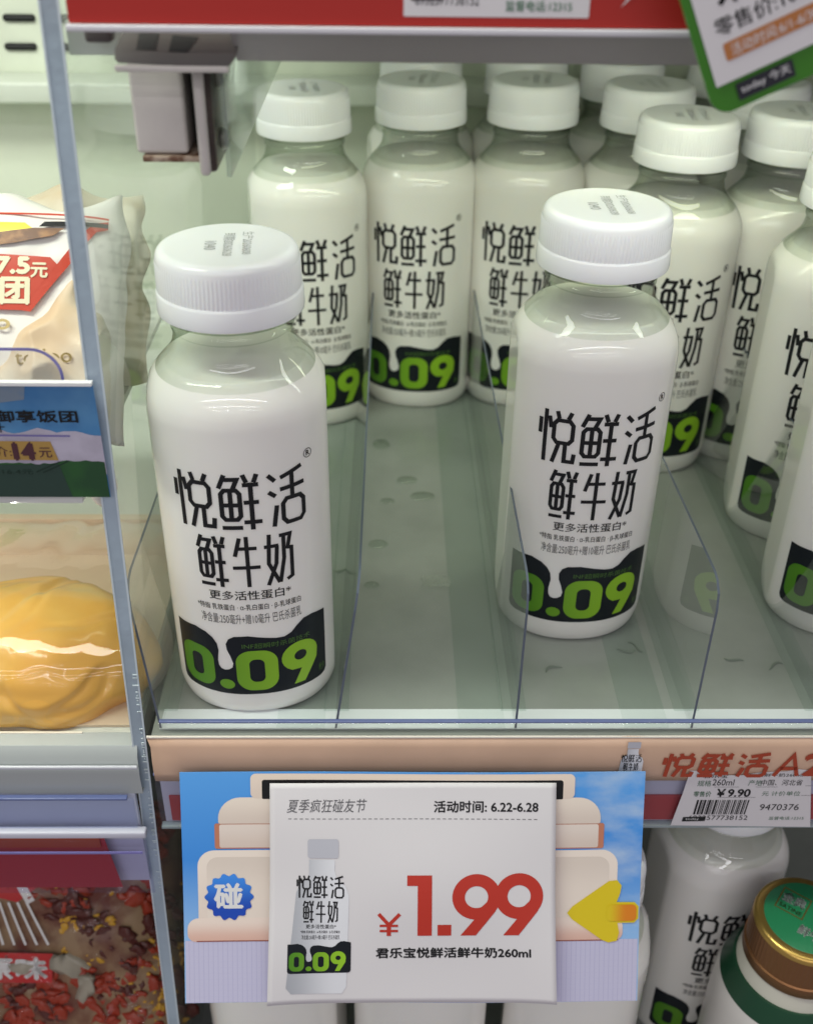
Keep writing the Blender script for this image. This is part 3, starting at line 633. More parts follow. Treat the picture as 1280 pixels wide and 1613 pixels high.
# tiled floor band of the print
tile = bpy.data.materials.new('card_tiles'); tile.use_nodes = True; nt = tile.node_tree; b = nt.nodes['Principled BSDF']; b.inputs['Roughness'].default_value = .35
tc = nt.nodes.new('ShaderNodeTexCoord'); bk = nt.nodes.new('ShaderNodeTexBrick'); bk.offset = 0; bk.inputs['Scale'].default_value = 1; bk.inputs['Brick Width'].default_value = .0105; bk.inputs['Row Height'].default_value = .09
bk.inputs['Mortar Size'].default_value = .0009; bk.inputs['Color1'].default_value = (.55, .53, .72, 1); bk.inputs['Color2'].default_value = (.55, .53, .72, 1); bk.inputs['Mortar'].default_value = (.47, .45, .66, 1)
nt.links.new(tc.outputs['UV'], bk.inputs['Vector']); nt.links.new(bk.outputs[0], b.inputs['Base Color'])
mapped('tile_floor', quadgrid(.4, 163.1, 63.5, 86.9, 30, 5), cmap(.00008), tile, card, (0, 163.5, 63, 87))
def cg(n, a, b_, axis=1, u=0, v=1): return grad_mat(n, lin(a), lin(b_), axis, u, v, .4)
def art(name, x0, x1, y0, y1, rs, mt, lift):
    b_ = fill([[(p[0], p[1]) for p in rrect(x0, x1, y0, y1, 1, 8, rs)]]); cut(b_, 8, 0); cut(b_, 8, 1)
    return mapped(name, b_, cmap(lift), mt, card, (x0, x1, y0, y1))
art('cream_block', 5.3, 155, 29.4, 58, (1, 1, 6, 6), cg('cream1', (238, 224, 214), (230, 214, 204), 1, .05, .9), .00012)
art('cream_block', 8.5, 152, 32, 57, (3, 3, 4, 4), cg('cream1b', (220, 206, 196), (232, 218, 208), 1, .0, .6), .00016)
art('pink_plinth', 1.3, 157.5, 55, 63.9, (3, 3, 4, 4), cg('cream2', (236, 218, 208), (220, 180, 166), 1, .1, .9), .00020)
art('brown_line', 4.5, 156, 63.5, 63.9, (.1, .1, .1, .1), mat('artline', lin((150, 80, 60)), .5), .00024)
art('rust_step', 11.6, 149.6, 19.2, 28.8, (.8, .8, .8, .8), mat('artrust', lin((190, 122, 96)), .5), .00020)
art('cream_step', 13.3, 147.6, 19.6, 28.4, (.8, .8, .8, .8), cg('cream3', (228, 214, 206), (216, 198, 188), 1, 0, 1), .00024)
art('cream_dome', 13, 148.2, 9.4, 19.3, (.8, .8, 8, 8), cg('cream4', (236, 222, 210), (218, 202, 192), 1, 0, 1), .00028)
art('cream_frame', 24.6, 138.6, .5, 9.8, (2, 2, 2, 2), cg('cream5', (236, 218, 204), (226, 208, 196), 1, 0, 1), .00032)
art('black_slot', 28.6, 134.5, 2.8, 10, (.5, .5, 1, 1), ink, .00036)
bm = fill([[(16.3+(8.2+.55*math.cos(14*a))*math.cos(a), 47+(8.4+.55*math.cos(14*a))*math.sin(a)) for a in [2*PI*k/140 for k in range(140)]]])
bd = mapped('blue_badge', bm, cmap(.0004), cg('badge', (60, 140, 235), (20, 70, 180), 1, 0, .8), card, (8, 25, 38, 56), 4); 
mapped('badge_character', T('碰', 11.2, 21, 42, 51, .03), cmap(.00045), white_p, bd)
AR = [(137.2, 53.2), (139, 50.8), (152, 41.3), (155, 41), (156.6, 43), (156.2, 46), (155, 49.3), (161.5, 49.4), (163, 51), (163, 55.6), (161.5, 57.2), (155.5, 57.2), (156.2, 61), (155.4, 64), (152.4, 64.6), (150, 63.6), (139, 55.6)]
mapped('yellow_arrow', fill([AR]), cmap(.0004), mat('arrow_yellow', (.72, .55, .01), .4), card, None, 4)
mapped('arrow_tail', fill([rrect(151.5, 162.2, 50.2, 56.4, 1.6)]), cmap(.0006), grad_mat('arrow_orange', (.72, .55, .01), (.72, .22, .01), 0, 151.5, 159), card, None, 4)
# white sheet
def wmap(lift):
    def f(a, b, l):
        t = (b-3)/82; fl = 1+.032*t*t
        x = 81.7+(a-81.7)*fl
        ed = min(1, abs(a-81.7)/50)
        bulge = .0014+.0022*t+.0012*math.sin(PI*t*1.1)*math.cos((a-81.7)/34)+.0016*max(0,t)**2*ed**5+.0005*math.sin(b/9)*math.sin(a/19)
        return co+Vector((x*MM, 0, 0))+tv*(b*MM)+nv*(bulge+lift+l*MM*.3)
    return f
ps = thing('price_sheet', (0, 0, 0), 'white paper sheet with large red 1.99 in front of the blue card', 'price sheet')
sh = mapped('paper', quadgrid(31.6, 131.8, 3.4, 85, 50, 41), wmap(0), paper, ps)
sm = sh.modifiers.new('thick', 'SOLIDIFY'); sm.thickness = .00025; sm.offset = -1; sh.data.shade_smooth()
LP = .00012
gi = mat('ink_title', (.10, .10, .11), .5)
bm = T('夏季疯狂碰友节', 37.5, 65.5, 9, 13.8, .004, .25); mapped('title', bm, wmap(LP), gi, ps, grid=3)
mapped('dates', T('活动时间: 6.22-6.28', 89, 125.5, 9.9, 14, .022), wmap(LP), ink, ps, grid=3)
bm = bmesh.new()
for k in range(44): stroke(bm, [(38+k*2, 16+.012*k), (39.2+k*2, 16+.012*k)], .22)
mapped('dashes', bm, wmap(LP), gi, ps, grid=3)
bm = bmesh.new()
def nine_geo(cx, cy, R, ri, ybot, w):
    a1 = rad(18); P = []
    th = rad(52)
    # ring with a straight tail running down-left from its right side
    out = []
    for k in range(40):
        a = rad(62)-k*(rad(316)/39)   # y is down: go counter-clockwise on paper
        out.append((cx+R*math.cos(a), cy+R*math.sin(a)))
    return out
def circ2(cx, cy, r, n=44, rev=False):
    L = [(cx+r*math.cos(2*PI*k/n), cy+r*math.sin(2*PI*k/n)) for k in range(n)]; return L[::-1] if rev else L
# 1
join(bm, fill([[(79.7, 36.4), (88.4, 36.4), (88.4, 59.2), (83.4, 59.2), (83.4, 40.2), (79.7, 40.2)]]))
join(bm, fill([[(90.4, 55.0), (95.2, 55.0), (95.2, 59.2), (90.4, 59.2)]]), .02)
for cx, dz in ((104.0, .04), (119.0, .08)):
    join(bm, fill([circ2(cx, 44.6, 8.5), circ2(cx, 44.6, 4.1, 32, True)]), dz)
    join(bm, fill([[(cx+8.0, 47.2), (cx+6.6, 50.2), (cx-.2, 59.2), (cx-5.6, 59.2), (cx+1.2, 50.6), (cx+1.5, 48.6), (cx+4.2, 46.0)]]), dz+.02)
stroke(bm, [(69.8, 50.8), (73.4, 55.0)], 1.3, z=.01); stroke(bm, [(77.2, 50.8), (73.4, 55.0)], 1.3, z=.03)
stroke(bm, [(73.4, 54.6), (73.4, 59.2)], 1.5, z=.05); stroke(bm, [(70.2, 55.3), (76.6, 55.3)], .9, z=.07); stroke(bm, [(70.2, 57.3), (76.6, 57.3)], .9, z=.09)
for f in bm.faces:
    pass
mapped('red_price', bm, wmap(LP), red_ink, ps, grid=3)
mapped('product_name', T('君乐宝悦鲜活鲜牛奶260ml', 69, 123, 63.9, 67.8, .03), wmap(LP), ink, ps, grid=3)
mini_print(lambda lf: wmap(lf+LP), ps, 37.4, 59.4, 23.4, 81.5)

# ------------------------------------------------------------------ hanging green tag, top right
tg = thing('hanging_tag', (.0760, -.030, .2192), 'green framed price tag hanging tilted at the top right', 'price tag')
tg.rotation_euler = (0, rad(-25.5), 0)
# local frame: origin at lower left rounded corner, x along the bottom edge, z up
def tmap(lift): return lambda a, b, l: Vector((a*MM, -lift, b*MM))
gm = mat('tag_green', (.045, .20, .015), .35)
bm = bmesh.new(); join(bm, fill([rrect(-4, 75, -1.5, 45, 4.5)])); frame = mapped('frame', bm, tmap(0), gm, tg)
sm = frame.modifiers.new('thick', 'SOLIDIFY'); sm.thickness = .0012; sm.offset = -1
mapped('paper', fill([rrect(-2.0, 60, 5.0, 45, .3)]), tmap(.0004), paper, tg)
mapped('orange_bar', fill([rrect(1.6, 23.5, 9.3, 13.2, .6)]), tmap(.0005), mat('ink_orange', (.46, .17, .05), .5), tg)
mapped('bar_text', text('活动时间:6/1-6/30', 3, 22, 9.9, 12.5, .0), tmap(.0006), paper, tg)
mapped('retail_price', text('零售价:10.8元', 1, 26, 14.8, 18.6, .01), tmap(.0005), ink, tg)
mapped('product_name', text('来一口', 3.2, 24, 20.6, 28.5, .03), tmap(.0005), ink, tg)
mapped('shop_patch', fill([rrect(1.9, 14.6, .2, 4.0, .2)]), tmap(.0005), mat('patch_black', (.015, .015, .025), .5), tg)
mapped('shop_name', text('today 今天', 2.8, 13.8, 1.1, 3.4, .004), tmap(.0006), white_p, tg)
mapped('slogan', text('无需等待', 21, 32, 1.4, 3.4, .0), tmap(.0005), mat('tag_pale', (.35, .62, .30), .5), tg)

# ------------------------------------------------------------------ left compartment: wall slots, rice balls, bread, bag
sl = mat('slot_black', (.01, .01, .012), .5)
bm = bmesh.new()
for r, (z, xo) in enumerate(((.1693, -.2222), (.1538, -.2240))):
    for k in range(-4, 16):
        x0 = xo+k*.0288; box(bm, x0, x0+.0185, .3985, .4001, z-.0019, z+.0019, .0018)
struct(build('back_wall_slots', bm, sl, None))
bx('back_ledge', -.75, .60, .37, .3995, .128, .140, mat('ledge', (.66, .70, .62), .35), None, .002); struct(bpy.data.objects['back_ledge'])
bx('back_ledge', -.75, -.09, .33, .3995, -.010, .012, mat('ledge2', (.66, .72, .60), .3), None, .004); struct(bpy.data.objects['back_ledge.001'])
# rice shelf
rs = thing('rice_ball_shelf', (0, 0, 0), 'small shelf at the left with a clear fence and rounded corner', 'shelf')
bx('deck', -.40, -.0925, .000, .16, .0975, .1000, mat('shelf_white', (.66, .68, .64), .35), rs)
bx('deck_edge', -.40, -.0925, -.0035, .0, .0962, .0992, mat('deck_edge', (.70, .70, .68), .3), rs)
bm = bmesh.new(); pts = rrect(-.40, -.0925, .1005, .1460, .008, 8, (.008, .001, .001, .001))
vs = [bm.verts.new((p[0], -.0015, p[1])) for p in pts]; bm.faces.new(vs); fence = build('fence', bm, clear('fence_clear', (.96, .96, .97), 1.49, .03, haze=.08), rs)
sm = fence.modifiers.new('t', 'SOLIDIFY'); sm.thickness = .001
bm = bmesh.new(); pp = [p for p in pts if p[0] > -.39 or p[1] > .14]
st = bmesh.new(); stroke(st, [(p[0], p[1]) for p in [(-.0925, .101)]+[q for q in pts[:9]]+[(-.40, .1460)]], .0009)
for v in st.verts: v.co = Vector((v.co.x, -.0018, v.co.y))
build('fence_edge', st, mat('fence_violet', (.22, .20, .50), .3), rs)
bm.free()
bmk = bmesh.new(); bmesh.ops.create_icosphere(bmk, subdivisions=3, radius=.0055, matrix=Matrix.Translation((-.0885, .006, .0965)) @ Matrix.Diagonal((.8, 1, 1.25, 1)))
build('end_bracket', bmk, beige, rs, True)
# sky/grass price strip
rp = thing('shelf_strip', (0, 0, 0), 'price strip with blue sky and green meadow print below the rice balls', 'price strip')
skym = mat('strip_sky', (.05, .19, .43), .4, vscale=38, vcol=(.10, .27, .50))
bm = quadgrid(-260, 47, 2.4, 40, 8, 3); 
def rmap(lift): return lambda a, b, l: Vector((-.130+a*MM, -.006-lift-l*MM*.3, .140-b*MM))
mapped('strip_sheet', bm, rmap(0), skym, rp)
bx('top_edge', -.39, -.083, -.0075, -.0055, .1374, .1384, mat('strip_white', (.8, .8, .82), .4), rp)
def wavy(x0, x1, base, pts, n=60):
    out = []
    for k in range(n+1):
        x = x0+(x1-x0)*k/n; out.append((x, pts(x)))
    return out+[(x1, base), (x0, base)]
mapped('clouds', fill([wavy(-60, 47, 32, lambda x: 17.0+3.5*noise.noise(Vector((x*.11, 1, 0)))+1.3*noise.noise(Vector((x*.6, 3, 0)))+max(0, (x-30))*.12)]), rmap(.0001), mat('cloud_print', (.48, .44, .56), .5, vscale=120, var=.15), rp)
mapped('clouds', fill([wavy(-60, 28, 9, lambda x: 3.0+.0*x, 8)[:-2]+[(27, 7.5), (20, 8.5), (8, 9.6), (-10, 10.5), (-60, 11)]]), rmap(.0001), mat('cloud_grey', (.20, .26, .34), .5, vscale=90, vcol=(.09, .22, .42)), rp)
mapped('meadow', fill([wavy(-60, 46.8, 39.9, lambda x: 28.3+.9*noise.noise(Vector((x*.35, 5, 0)))-(.8 if x > 33 else 0))]), rmap(.0002), mat('meadow_print', (.012, .06, .02), .5, vscale=60, vcol=(.02, .10, .02)), rp)
mapped('dark_meadow', fill([[(-60, 29.3), (33.5, 28.6), (35.8, 39.8), (-60, 39.8)]]), rmap(.00025), mat('meadow_dark', (.018, .045, .035), .5), rp)
mapped('gold_bar', fill([[(-60, 20.3), (32.2, 20.9), (33.6, 27.2), (-60, 26.6)]]), rmap(.0003), mat('gold_print', (.38, .23, .06), .5), rp)
mapped('violet_line', fill([[(-60, 18.0), (38.2, 18.8), (38.2, 19.4), (-60, 18.6)]]), rmap(.0003), mat('violet_print', (.16, .14, .36), .4), rp)
mapped('strip_name', T('手撕牛堡御享饭团', -6.5, 41.2, 10.9, 14.6, .03), rmap(.0003), ink, rp)
mapped('strip_name', T('套餐汁', 8.0, 20.0, 14.9, 18, .01), rmap(.0003), ink, rp)
bm = T('零售价:', 4.5, 20.5, 22.6, 26.0, .0); join(bm, T('14', 21.3, 27, 21.5, 26.8, .06)); join(bm, T('元', 28.4, 32, 22.9, 26.2, .01)); mapped('strip_price', bm, rmap(.0004), mat('ink_brown', (.07, .02, .03), .5), rp)
bm = T('原价:16.4元', 8, 25.5, 30.2, 32, 0); 
for a, b_ in (((26.5, 31.2), (34, 27.6)), ((28.5, 31.4), (36.5, 27.4))): stroke(bm, [a, b_], .35)
mapped('old_price', bm, rmap(.0004), mat('ink_deepgreen', (.004, .02, .012), .5), rp)
# wrapped rice balls
def crumple(v, amp, f, sd): 
    q = v*f+Vector((sd, sd*.7, sd*.3)); return Vector((noise.noise(q), noise.noise(q+Vector((31, 0, 0))), noise.noise(q+Vector((0, 57, 0)))))*amp
def ridged(p, f, sd):
    q = p*f+Vector((sd, sd*.5, 0)); return 1-abs(noise.noise(q))*2
def pack(name, O, U, V, w, h, depth, mats, parent, amp=.002, sd=1, n=44, pinch=.6, xmax=9):
    """pillow shaped bag spanned by U (right) and V (up)"""
    U = Vector(U).normalized(); V = Vector(V).normalized(); Nn_ = U.cross(V); bm = bmesh.new(); grid = {}
    for side in (1, -1):
        for i in range(n+1):
            for j in range(n+1):
                a, b_ = i/n, j/n; e = (1-(2*a-1)**4)*(1-(2*b_-1)**4)
                p = Vector(O)+U*(a*w)+V*(b_*h)+Nn_*(side*depth/2*e**pinch)
                edge = i in (0, n) or j in (0, n)
                p += U*(.0055*noise.noise(Vector((b_*4.5, sd, 1)))*(2*a-1)**5)+V*(.0045*noise.noise(Vector((a*4.5, sd, 5)))*(2*b_-1)**5)
                cr_ = Nn_*(ridged(p, 38, sd)*amp+ridged(p, 90, sd+4)*amp*.45)*(e**.3)*side+crumple(p, amp*.8, 40, sd)
                p = p+cr_; p.x = min(p.x, xmax+.02*(p.z-.12)+.0004*noise.noise(p*300))
                grid[(side, i, j)] = grid[(1, i, j)] if (edge and side < 0) else bm.verts.new(p)
        for i in range(n):
            for j in range(n):
                q = [grid[(side, i, j)], grid[(side, i+1, j)], grid[(side, i+1, j+1)], grid[(side, i, j+1)]]
                if side < 0: q.reverse()
                bm.faces.new(q)
    o = build(name, bm, mats, parent, True); return o
wrap = mat('wrapper_paper', (.74, .66, .55), .5, bump=.3, bscale=30, vscale=26, vcol=(.70, .52, .34))
wrapw = mat('wrapper_white', (.80, .77, .74), .42, bump=.3, bscale=40)
ra = thing('rice_ball_pack', (0, 0, 0), 'rice ball pack with red banner and 7.5 price, lying behind the clear fence', 'rice ball pack', 'wrapped rice balls')
A_U, A_V = Vector((1, 0, 0)), Vector((0, .58, .81)).normalized(); A_O = Vector((-.170, .022, .104)); A_N = A_U.cross(A_V)
pack('wrapper', A_O, A_U, A_V, .086, .076, .030, wrapw, ra, .0014, 2)
def amap(lift):
    def f(a, b, l):
        u = (a+40)/86; v = b/76; e = max(0, (1-(2*min(1, max(0, u))-1)**4)*(1-(2*min(1, max(0, v))-1)**4))
        return A_O+A_U*(a+40)*MM+A_V*b*MM+A_N*(.015*e**.6+.0022+lift+l*MM*.3)
    return f
def pa(name, loops, m_, lift, par=ra):
    b_ = fill(loops); cut(b_, 3, 0); cut(b_, 3, 1); return mapped(name, b_, amap(lift), m_, par)
rw = mat('wrap_red', (.55, .05, .02), .4)
pa('yellow_print', [[(-38, 58), (-38, 66), (18, 65.2), (21, 63), (10, 61.5), (0, 60)]], mat('wrap_yellow', (.85, .68, .04), .4), .0002)
pa('brown_print', [[(-38, 54), (-38, 58.2), (0, 60.2), (10, 61.7), (21, 63.4), (30, 63.6), (27, 61), (16, 58.4), (0, 56.2)]], mat('wrap_brown', (.16, .07, .035), .5, vscale=200, vcol=(.35, .17, .07)), .0003)
pa('red_line', [[(-38, 68.5), (-38, 69.2), (42, 68.6), (42, 67.9)]], rw, .0002)
pa('red_stripe', [[(39, 63.4), (31.5, 51.2), (21, 37), (17.5, 37.5), (28.4, 51.8), (36, 63.4), (38, 66), (42, 67.5), (42, 64.8)]], rw, .0002)
pa('red_banner', [[(-38, 54.6), (10, 54.8), (26.5, 54), (28.6, 51.8), (18, 37.4), (-38, 38.6)]], rw, .00025)
bm = text('7.5', 10.6, 20.4, 48.8, 53.6, .05); join(bm, text('元', 21, 25.8, 47.6, 52, .03)); join(bm, text('饭团', 1.6, 20.4, 39.4, 47.6, .04)); cut(bm, 3, 0); mapped('banner_text', bm, amap(.0005), mat('wrap_cream', (.80, .74, .52), .4), ra)
bm = text('todo', -3, 15, 31.5, 36, .02); cut(bm, 3, 0); mapped('gold_text', bm, amap(.0004), mat('wrap_gold', (.55, .42, .18), .4), ra)
pa('black_ribbon', [[(22.5, 63.8), (24, 65.6), (42, 66.6), (42, 65.2)]], ink, .0004)
rb = thing('rice_ball_pack', (0, 0, 0), 'crumpled cream wrapped rice ball pack pressed against the partition', 'rice ball pack', 'wrapped rice balls')
B2O, B2U, B2V = Vector((-.1010, .004, .1005)), Vector((.67, .42, .60)).normalized(), Vector((-.74, .37, .56)).normalized()
pack('wrapper', B2O, B2U, B2V, .046, .037, .020, wrap, rb, .0040, 5, 64, .6, -.0872)
pack('wrapper_fold', (-.1300, .000, .1015), (1, .10, .05), (.05, .35, .93), .040, .024, .012, wrapw, rb, .0030, 9, 44, .6, -.0875)
bm = text('todoo', 0, 17, 0, 4.5, .01); bp = B2O+B2U*.018+B2V*.029+B2U.cross(B2V)*.0125
mapped('gold_text', bm, lambda a, b, l: bp+Vector((.95, .12, .0))*(a*MM)+Vector((-.1, .5, .8))*(b*MM), mat('wrap_gold', (1, 1, 1)), rb)
rc_ = thing('rice_ball_pack', (0, 0, 0), 'rice ball pack seen blurred through the partition, farthest back', 'rice ball pack', 'wrapped rice balls')
pack('wrapper', (-.1420, .050, .1010), (1, .45, 0), (0, .45, .9), .060, .066, .030, mat('wrapper_far', (.62, .58, .48), .5, bump=.4, bscale=30, vscale=40, vcol=(.55, .44, .30)), rc_, .0065, 12)

# bread shelf
bs = thing('bread_shelf', (0, 0, 0), 'white shelf at the lower left with a clear blue lip and red rail', 'shelf')
bx('deck', -.45, -.0915, .000, .34, -.0090, -.0060, mat('shelf_white', (1, 1, 1)), bs)
grf = mat('front_grey', (.42, .45, .45), .22, spec=.6)
bm = bmesh.new()
rws = []
for k in range(2):
    x = (-.45, -.0885)[k]; rws.append([bm.verts.new((x, y, z)) for y, z in ((.002, -.0045), (-.004, -.0050), (-.0062, -.0085), (-.0072, -.0170), (-.0068, -.0262), (-.002, -.0262))])
for q in range(5): bm.faces.new((rws[0][q], rws[0][q+1], rws[1][q+1], rws[1][q]))
build('front_fascia', bm, grf, bs, True, 30)
bx('fascia_ridge', -.45, -.0885, -.0084, -.0072, -.0128, -.0112, mat('ridge', (.55, .56, .62), .3), bs, .0005)
bx('clear_lip', -.45, -.0915, -.0100, -.0085, -.0410, -.0262, clear('lip_blue', (.92, .94, .99), 1.3, .04, haze=.12, hazecol=(.60, .64, .85)), bs, .0005)
bx('lip_edge', -.45, -.0935, -.0104, -.0082, -.0262, -.0250, acr_blue, bs, .0004)
bx('back_plate', -.45, -.0915, -.0068, -.0050, -.0740, -.0262, mat('plate_grey', (.50, .52, .62), .3), bs)
bx('white_bead', -.45, -.0885, -.0120, -.0085, -.0446, -.0412, mat('bead', (.62, .62, .72), .25), bs, .0008)
bm = bmesh.new(); vs = [bm.verts.new(p) for p in ((-.45, -.0105, -.0735), (-.1010, -.0105, -.0735), (-.1045, -.0105, -.0448), (-.45, -.0105, -.0448))]; bm.faces.new(vs)
build('red_rail', bm, mat('rail_dark_red', (.38, .018, .022), .35), bs)
bx('orange_line', -.45, -.1060, -.0112, -.0106, -.0500, -.0448, mat('rail_orange', (.36, .06, .015), .35), bs)
bx('clear_cover', -.45, -.0885, -.0124, -.0116, -.0745, -.0450, clear('cover_violet', (.93, .92, .98), 1.15, .05, haze=.02, hazecol=(.60, .52, .80)), bs, .0003)
bx('cover_line', -.45, -.0905, -.0128, -.0124, -.0518, -.0508, mat('fence_violet', (1, 1, 1)), bs)
# green upright behind
gp = thing('green_divider', (0, 0, 0), 'green tinted clear divider at the far left behind the bread', 'divider')
bm = bmesh.new(); vs = [bm.verts.new(p) for p in ((-.225, .30, -.005), (-.205, .16, -.005), (-.207, .16, .040), (-.227, .30, .048))]; bm.faces.new(vs)
o = build('sheet', bm, clear('green_clear', (.55, .85, .45), 1.49, .05, haze=.2, hazecol=(.35, .7, .25)), gp); sm = o.modifiers.new('t', 'SOLIDIFY'); sm.thickness = .003
# bread in a clear box
bt = thing('bread_pack', (0, 0, 0), 'golden glossy bread roll in a clear film box', 'bread')
bx('card_base', -.190, -.0915, .006, .12, -.0058, -.0048, mat('card_kraft', (.70, .56, .42), .5), bt)
bx('card_back', -.190, -.0915, .112, .116, -.0048, .014, mat('card_kraft', (1, 1, 1)), bt)
bm = bmesh.new(); bmesh.ops.create_icosphere(bm, subdivisions=6, radius=1)
for v in bm.verts:
    p = v.co.copy(); k = 1+.09*noise.noise(p*1.5+Vector((2, 0, 0)))+.035*noise.noise(p*3.2)-.035*max(0, 1-abs(noise.noise(p*1.3+Vector((5, 1, 0))))/.10)
    k -= .07*max(0, 1-abs(p.x*.9-p.y*.45+.12)/.12)*max(0, p.z)
    p = p*k; z = p.z if p.z > -.35 else -.35+(p.z+.35)*.15
    v.co = Vector((-.1330+p.x*.045, .036+p.y*.035, .0030+z*.0250))
bread_m = mat('bread', (.86, .54, .13), .34, coat=.5, bump=.2, bscale=60, vscale=22, vcol=(.82, .44, .08), sss=.1)
build('roll', bm, bread_m, bt, True)
film = clear('film', (.97, .97, .95), 1.5, .03, wob=.6)
bm = bmesh.new(); fg = []
for i in range(41):
    x = -.195+.103*i/40; row = []
    for j, (y, z) in enumerate(((.0035, -.0045), (.0028, .003), (.0030, .012), (.006, .020), (.012, .0245), (.024, .0310), (.042, .0340), (.066, .0320), (.095, .022), (.114, .012))):
        row.append(bm.verts.new((x+.0004*noise.noise(Vector((i*.5, j, 0))), y+.0010*noise.noise(Vector((i*.23, j*.8, 2))), z+.0016*noise.noise(Vector((i*.28, j*.9, 7))))))
    fg.append(row)
for a, b_ in zip(fg, fg[1:]):
    for j in range(9): bm.faces.new((a[j], b_[j], b_[j+1], a[j+1]))
build('film_box', bm, film, bt, True)
bx('film_crease', -.195, -.1090, .0012, .0020, -.0108+.006, -.0100+.006, mat('crease', (.85, .80, .70), .2), bt)

# snack bag below
bg = thing('snack_bag', (0, 0, 0), 'clear snack bag with chili pieces and a red and white print, bottom left', 'snack bag')
B_U, B_V = Vector((1, 0, 0)), Vector((0, .42, .91)).normalized(); B_O = Vector((-.215, .012, -.235)); B_N = B_U.cross(B_V)
inner = mat('bag_inner', (.34, .22, .12), .4, vscale=45, vcol=(.13, .025, .012), bump=.3, bscale=60)
pack('contents', B_O, B_U, B_V, .120, .135, .045, inner, bg, .0022, 21)
random.seed(5); bits = {'chili': [], 'seed': [], 'dark': []}
def bagpt(u, v, d=0):
    e = (1-(2*u-1)**4)*(1-(2*v-1)**4); return B_O+B_U*u*.120+B_V*v*.135+B_N*(.0225*max(0, e)**.6+d)
for kind, cnt, colr in (('chili', 300, (.36, .035, .010)), ('seed', 380, (.66, .36, .03)), ('dark', 120, (.10, .018, .012)), ('pale', 8, (.42, .38, .30))):
    bm = bmesh.new()
    for k in range(cnt):
        for _t in range(6):
            u = random.uniform(.35, 1.0); v = random.uniform(.1, .99)
            if noise.noise(Vector((u*4.2, v*4.2, {'chili': 1, 'seed': 9, 'dark': 4, 'pale': 7}[kind]))) > .08: break
        if kind == 'chili' and k % 3 == 0: v = random.uniform(.86, 1)
        if kind == 'seed' and k % 2: u = random.uniform(.82, 1); v = random.uniform(.05, .5)
        s_ = {'chili': .0045, 'seed': .0020, 'dark': .0042, 'pale': .008}[kind]*random.uniform(.6, 1.4)
        Mx = Matrix.Translation(bagpt(u, v, .0010)) @ Matrix.Rotation(random.uniform(0, 6), 4, 'Y') @ Matrix.Rotation(random.uniform(-.6, .6), 4, 'X') @ Matrix.Diagonal((s_, s_*.35, s_*random.uniform(.4, 1), 1))
        r_ = bmesh.ops.create_icosphere(bm, subdivisions=2, radius=1, matrix=Mx)
        for vv in r_['verts']: vv.co += crumple(vv.co, s_*.4, 420, k)
    ob = build({'chili': 'chili_flakes', 'seed': 'seeds', 'dark': 'dark_flakes', 'pale': 'pale_pieces'}[kind], bm, mat('bag_'+kind, colr, .35), bg, True); ob['kind'] = 'stuff'
def bmap(lift): return lambda a, b, l: bagpt((a+215-0)/120, b/135, .0032+lift)
def pb(name, loops, m_, lift):
    b_ = fill(loops); cut(b_, 4, 0); cut(b_, 4, 1); return mapped(name, b_, bmap(lift), m_, bg)
R_ = mat('bag_red', (.55, .02, .02), .3); Wp = mat('bag_white', (.80, .78, .78), .3)
pb('red_print', [[(-190, 128), (-152, 127), (-156, 104), (-164, 98), (-190, 104)]], R_, .0004)
bm = bmesh.new()
for q in ([(-190, 112), (-152, 110)], [(-170, 124), (-166, 112), (-158, 98)], [(-172, 112), (-178, 100)]): stroke(bm, q, 4.0)
cut(bm, 4, 0); mapped('white_character', bm, bmap(.0007), Wp, bg)
pb('label_patch', [[(-190, 60), (-150, 60), (-149, 74), (-190, 75)]], R_, .0008)
bm = text('原味', -181, -152, 62, 72, .04); cut(bm, 4, 0); mapped('label_text', bm, bmap(.0012), Wp, bg)
bm = bmesh.new()
for k in range(8): stroke(bm, [(-188+k*4, 98), (-186+k*5.0, 78)], 1.1)
cut(bm, 4, 0); mapped('stripes', bm, bmap(.0005), Wp, bg)
pack('film', B_O-B_N*-.001-B_U*.002-B_V*.002, B_U, B_V, .124, .139, .060, clear('bag_film', (.98, .98, .97), 1.3, .06, wob=.5), bg, .0050, 25, 60)

# ------------------------------------------------------------------ lower shelf with gold capped bottle
ls = thing('lower_shelf', (0, 0, 0), 'lower shelf partly visible under the promotion card', 'shelf')
bx('deck', -.083, .60, -.10, .398, LOWZ-.012, LOWZ, liner, ls)
divider(0, 0, 0, 'clear divider on the lower shelf, right of the promotion card')
dv = [o for o in bpy.data.objects if o.name.startswith('lane_divider')][-1]; dv.location = (.1075, .006, LOWZ); dv['group'] = 'dividers of the lower shelf'
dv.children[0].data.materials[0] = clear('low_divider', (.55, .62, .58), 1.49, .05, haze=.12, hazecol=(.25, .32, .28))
gb = thing('gold_cap_bottle', (.1672, -.0085, LOWZ), 'milk bottle with gold cap and dark green collar, bottom right', 'bottle')
gb.scale = (1, 1, 1.05)
def lathe(name, rows, m_, parent, seg=96, rib=None, ang=40):
    bm = bmesh.new(); prev = None
    for z, r in rows:
        cur = [bm.verts.new(((r+(rib(z, 2*PI*k/seg) if rib else 0))*math.cos(2*PI*k/seg), (r+(rib(z, 2*PI*k/seg) if rib else 0))*math.sin(2*PI*k/seg), z)) for k in range(seg)]
        if prev:
            for k in range(seg): bm.faces.new((prev[k], prev[(k+1) % seg], cur[(k+1) % seg], cur[k]))
        prev = cur
    bm.faces.new(prev); return build(name, bm, m_, parent, True, ang)
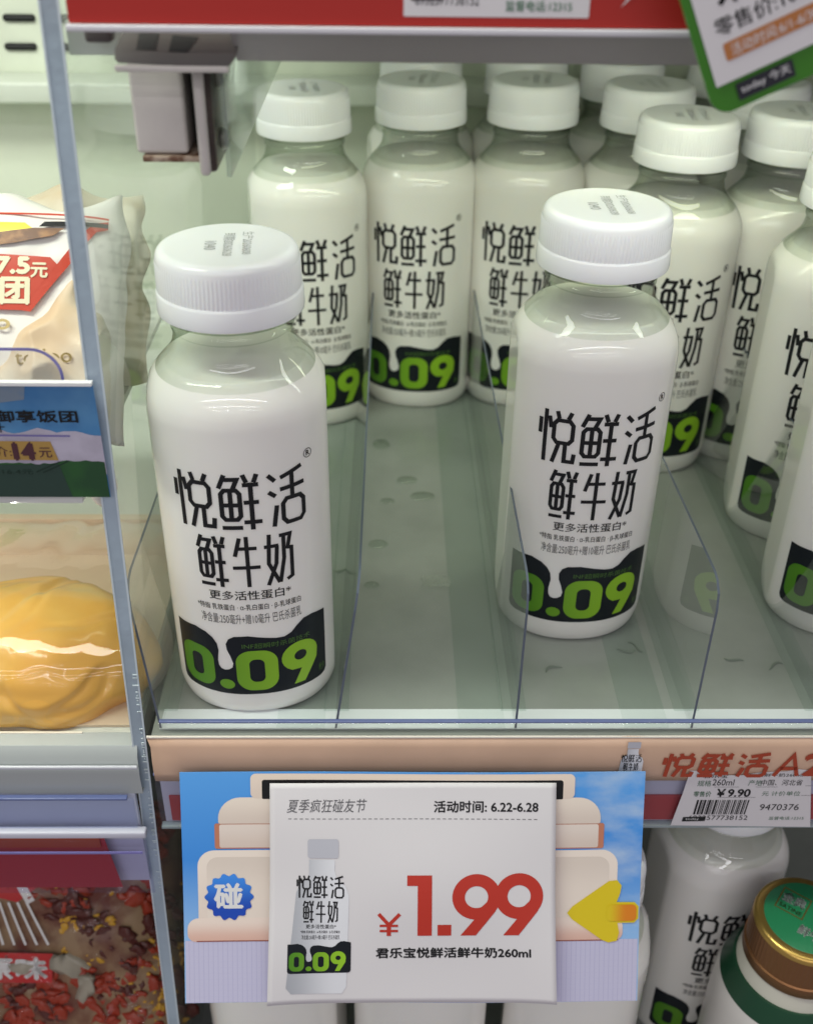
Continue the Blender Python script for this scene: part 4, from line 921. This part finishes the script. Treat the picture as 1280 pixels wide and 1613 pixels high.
body = [(0, .024), (.002, .027), (.006, .0295), (.075, .0295), (.083, .0292), (.089, .0284), (.093, .0270)]
wm = mat('white_bottle', (.74, .71, .68), .3, sss=.1)
lathe('body', body, wm, gb)
lathe('collar', [(.0915, .0277), (.0975, .0252), (.1005, .0236)], mat('collar_green', (.008, .055, .025), .3), gb)
lathe('neck', [(.098, .0232), (.1035, .0218), (.108, .0205)], mat('neck_cream', (.62, .60, .52), .3), gb)
gold = mat('cap_gold', (.55, .36, .10), .3, metal=.85); copper = mat('cap_copper', (.26, .12, .05), .35, metal=.7)
cp = lathe('cap', [(.1075, .0212), (.1080, .0216), (.1125, .0215), (.1130, .0209), (.1255, .0206), (.1262, .0206)], copper, gb, 288, lambda z, a: .00018*math.cos(72*a) if .1131 > z-.0001 > .1129 or .1254 < z < .1256 else 0)
lathe('cap_top', [(.1262, .0206), (.1276, .0203), (.1283, .0196), (.1286, .0187), (.1286, .0160)], gold, cp)
lathe('cap_disc', [(.12865, .0168), (.12875, .0166)], mat('disc_green', (.02, .22, .09), .35), cp)
dk = rad(-38)
def dmap(lift): return lambda a, b, l: Vector((a*MM*math.cos(dk)-b*MM*math.sin(dk), a*MM*math.sin(dk)+b*MM*math.cos(dk), .12880+lift))
bm = bmesh.new(); stroke(bm, [(-12.5, -2.5), (-1.5, -2.5), (-1.5, 8.5), (-12.5, 8.5)], .5, True); mapped('gold_frame', bm, dmap(.00003), gold, cp)
bm = text('金典', -11.6, -2.6, 2.0, 7.2, .02); mapped('cap_text', bm, dmap(.00006), white_p, cp)
bm = text('SATINE', -11.4, -2.4, -1.4, .6, .01); mapped('cap_text_gold', bm, dmap(.00006), gold, cp)
bm = text('鲜牛奶', -1, 12, -9.5, -4.5, .02); mapped('cap_text_lower', bm, dmap(.00006), white_p, cp)
# dark aisle floor and kick plate below
bx('cabinet_base', -.75, .60, -.10, .42, -.40, -.26, mat('base_grey', (.25, .26, .26), .5)); struct(bpy.data.objects['cabinet_base'])
bpy.context.view_layer.update()
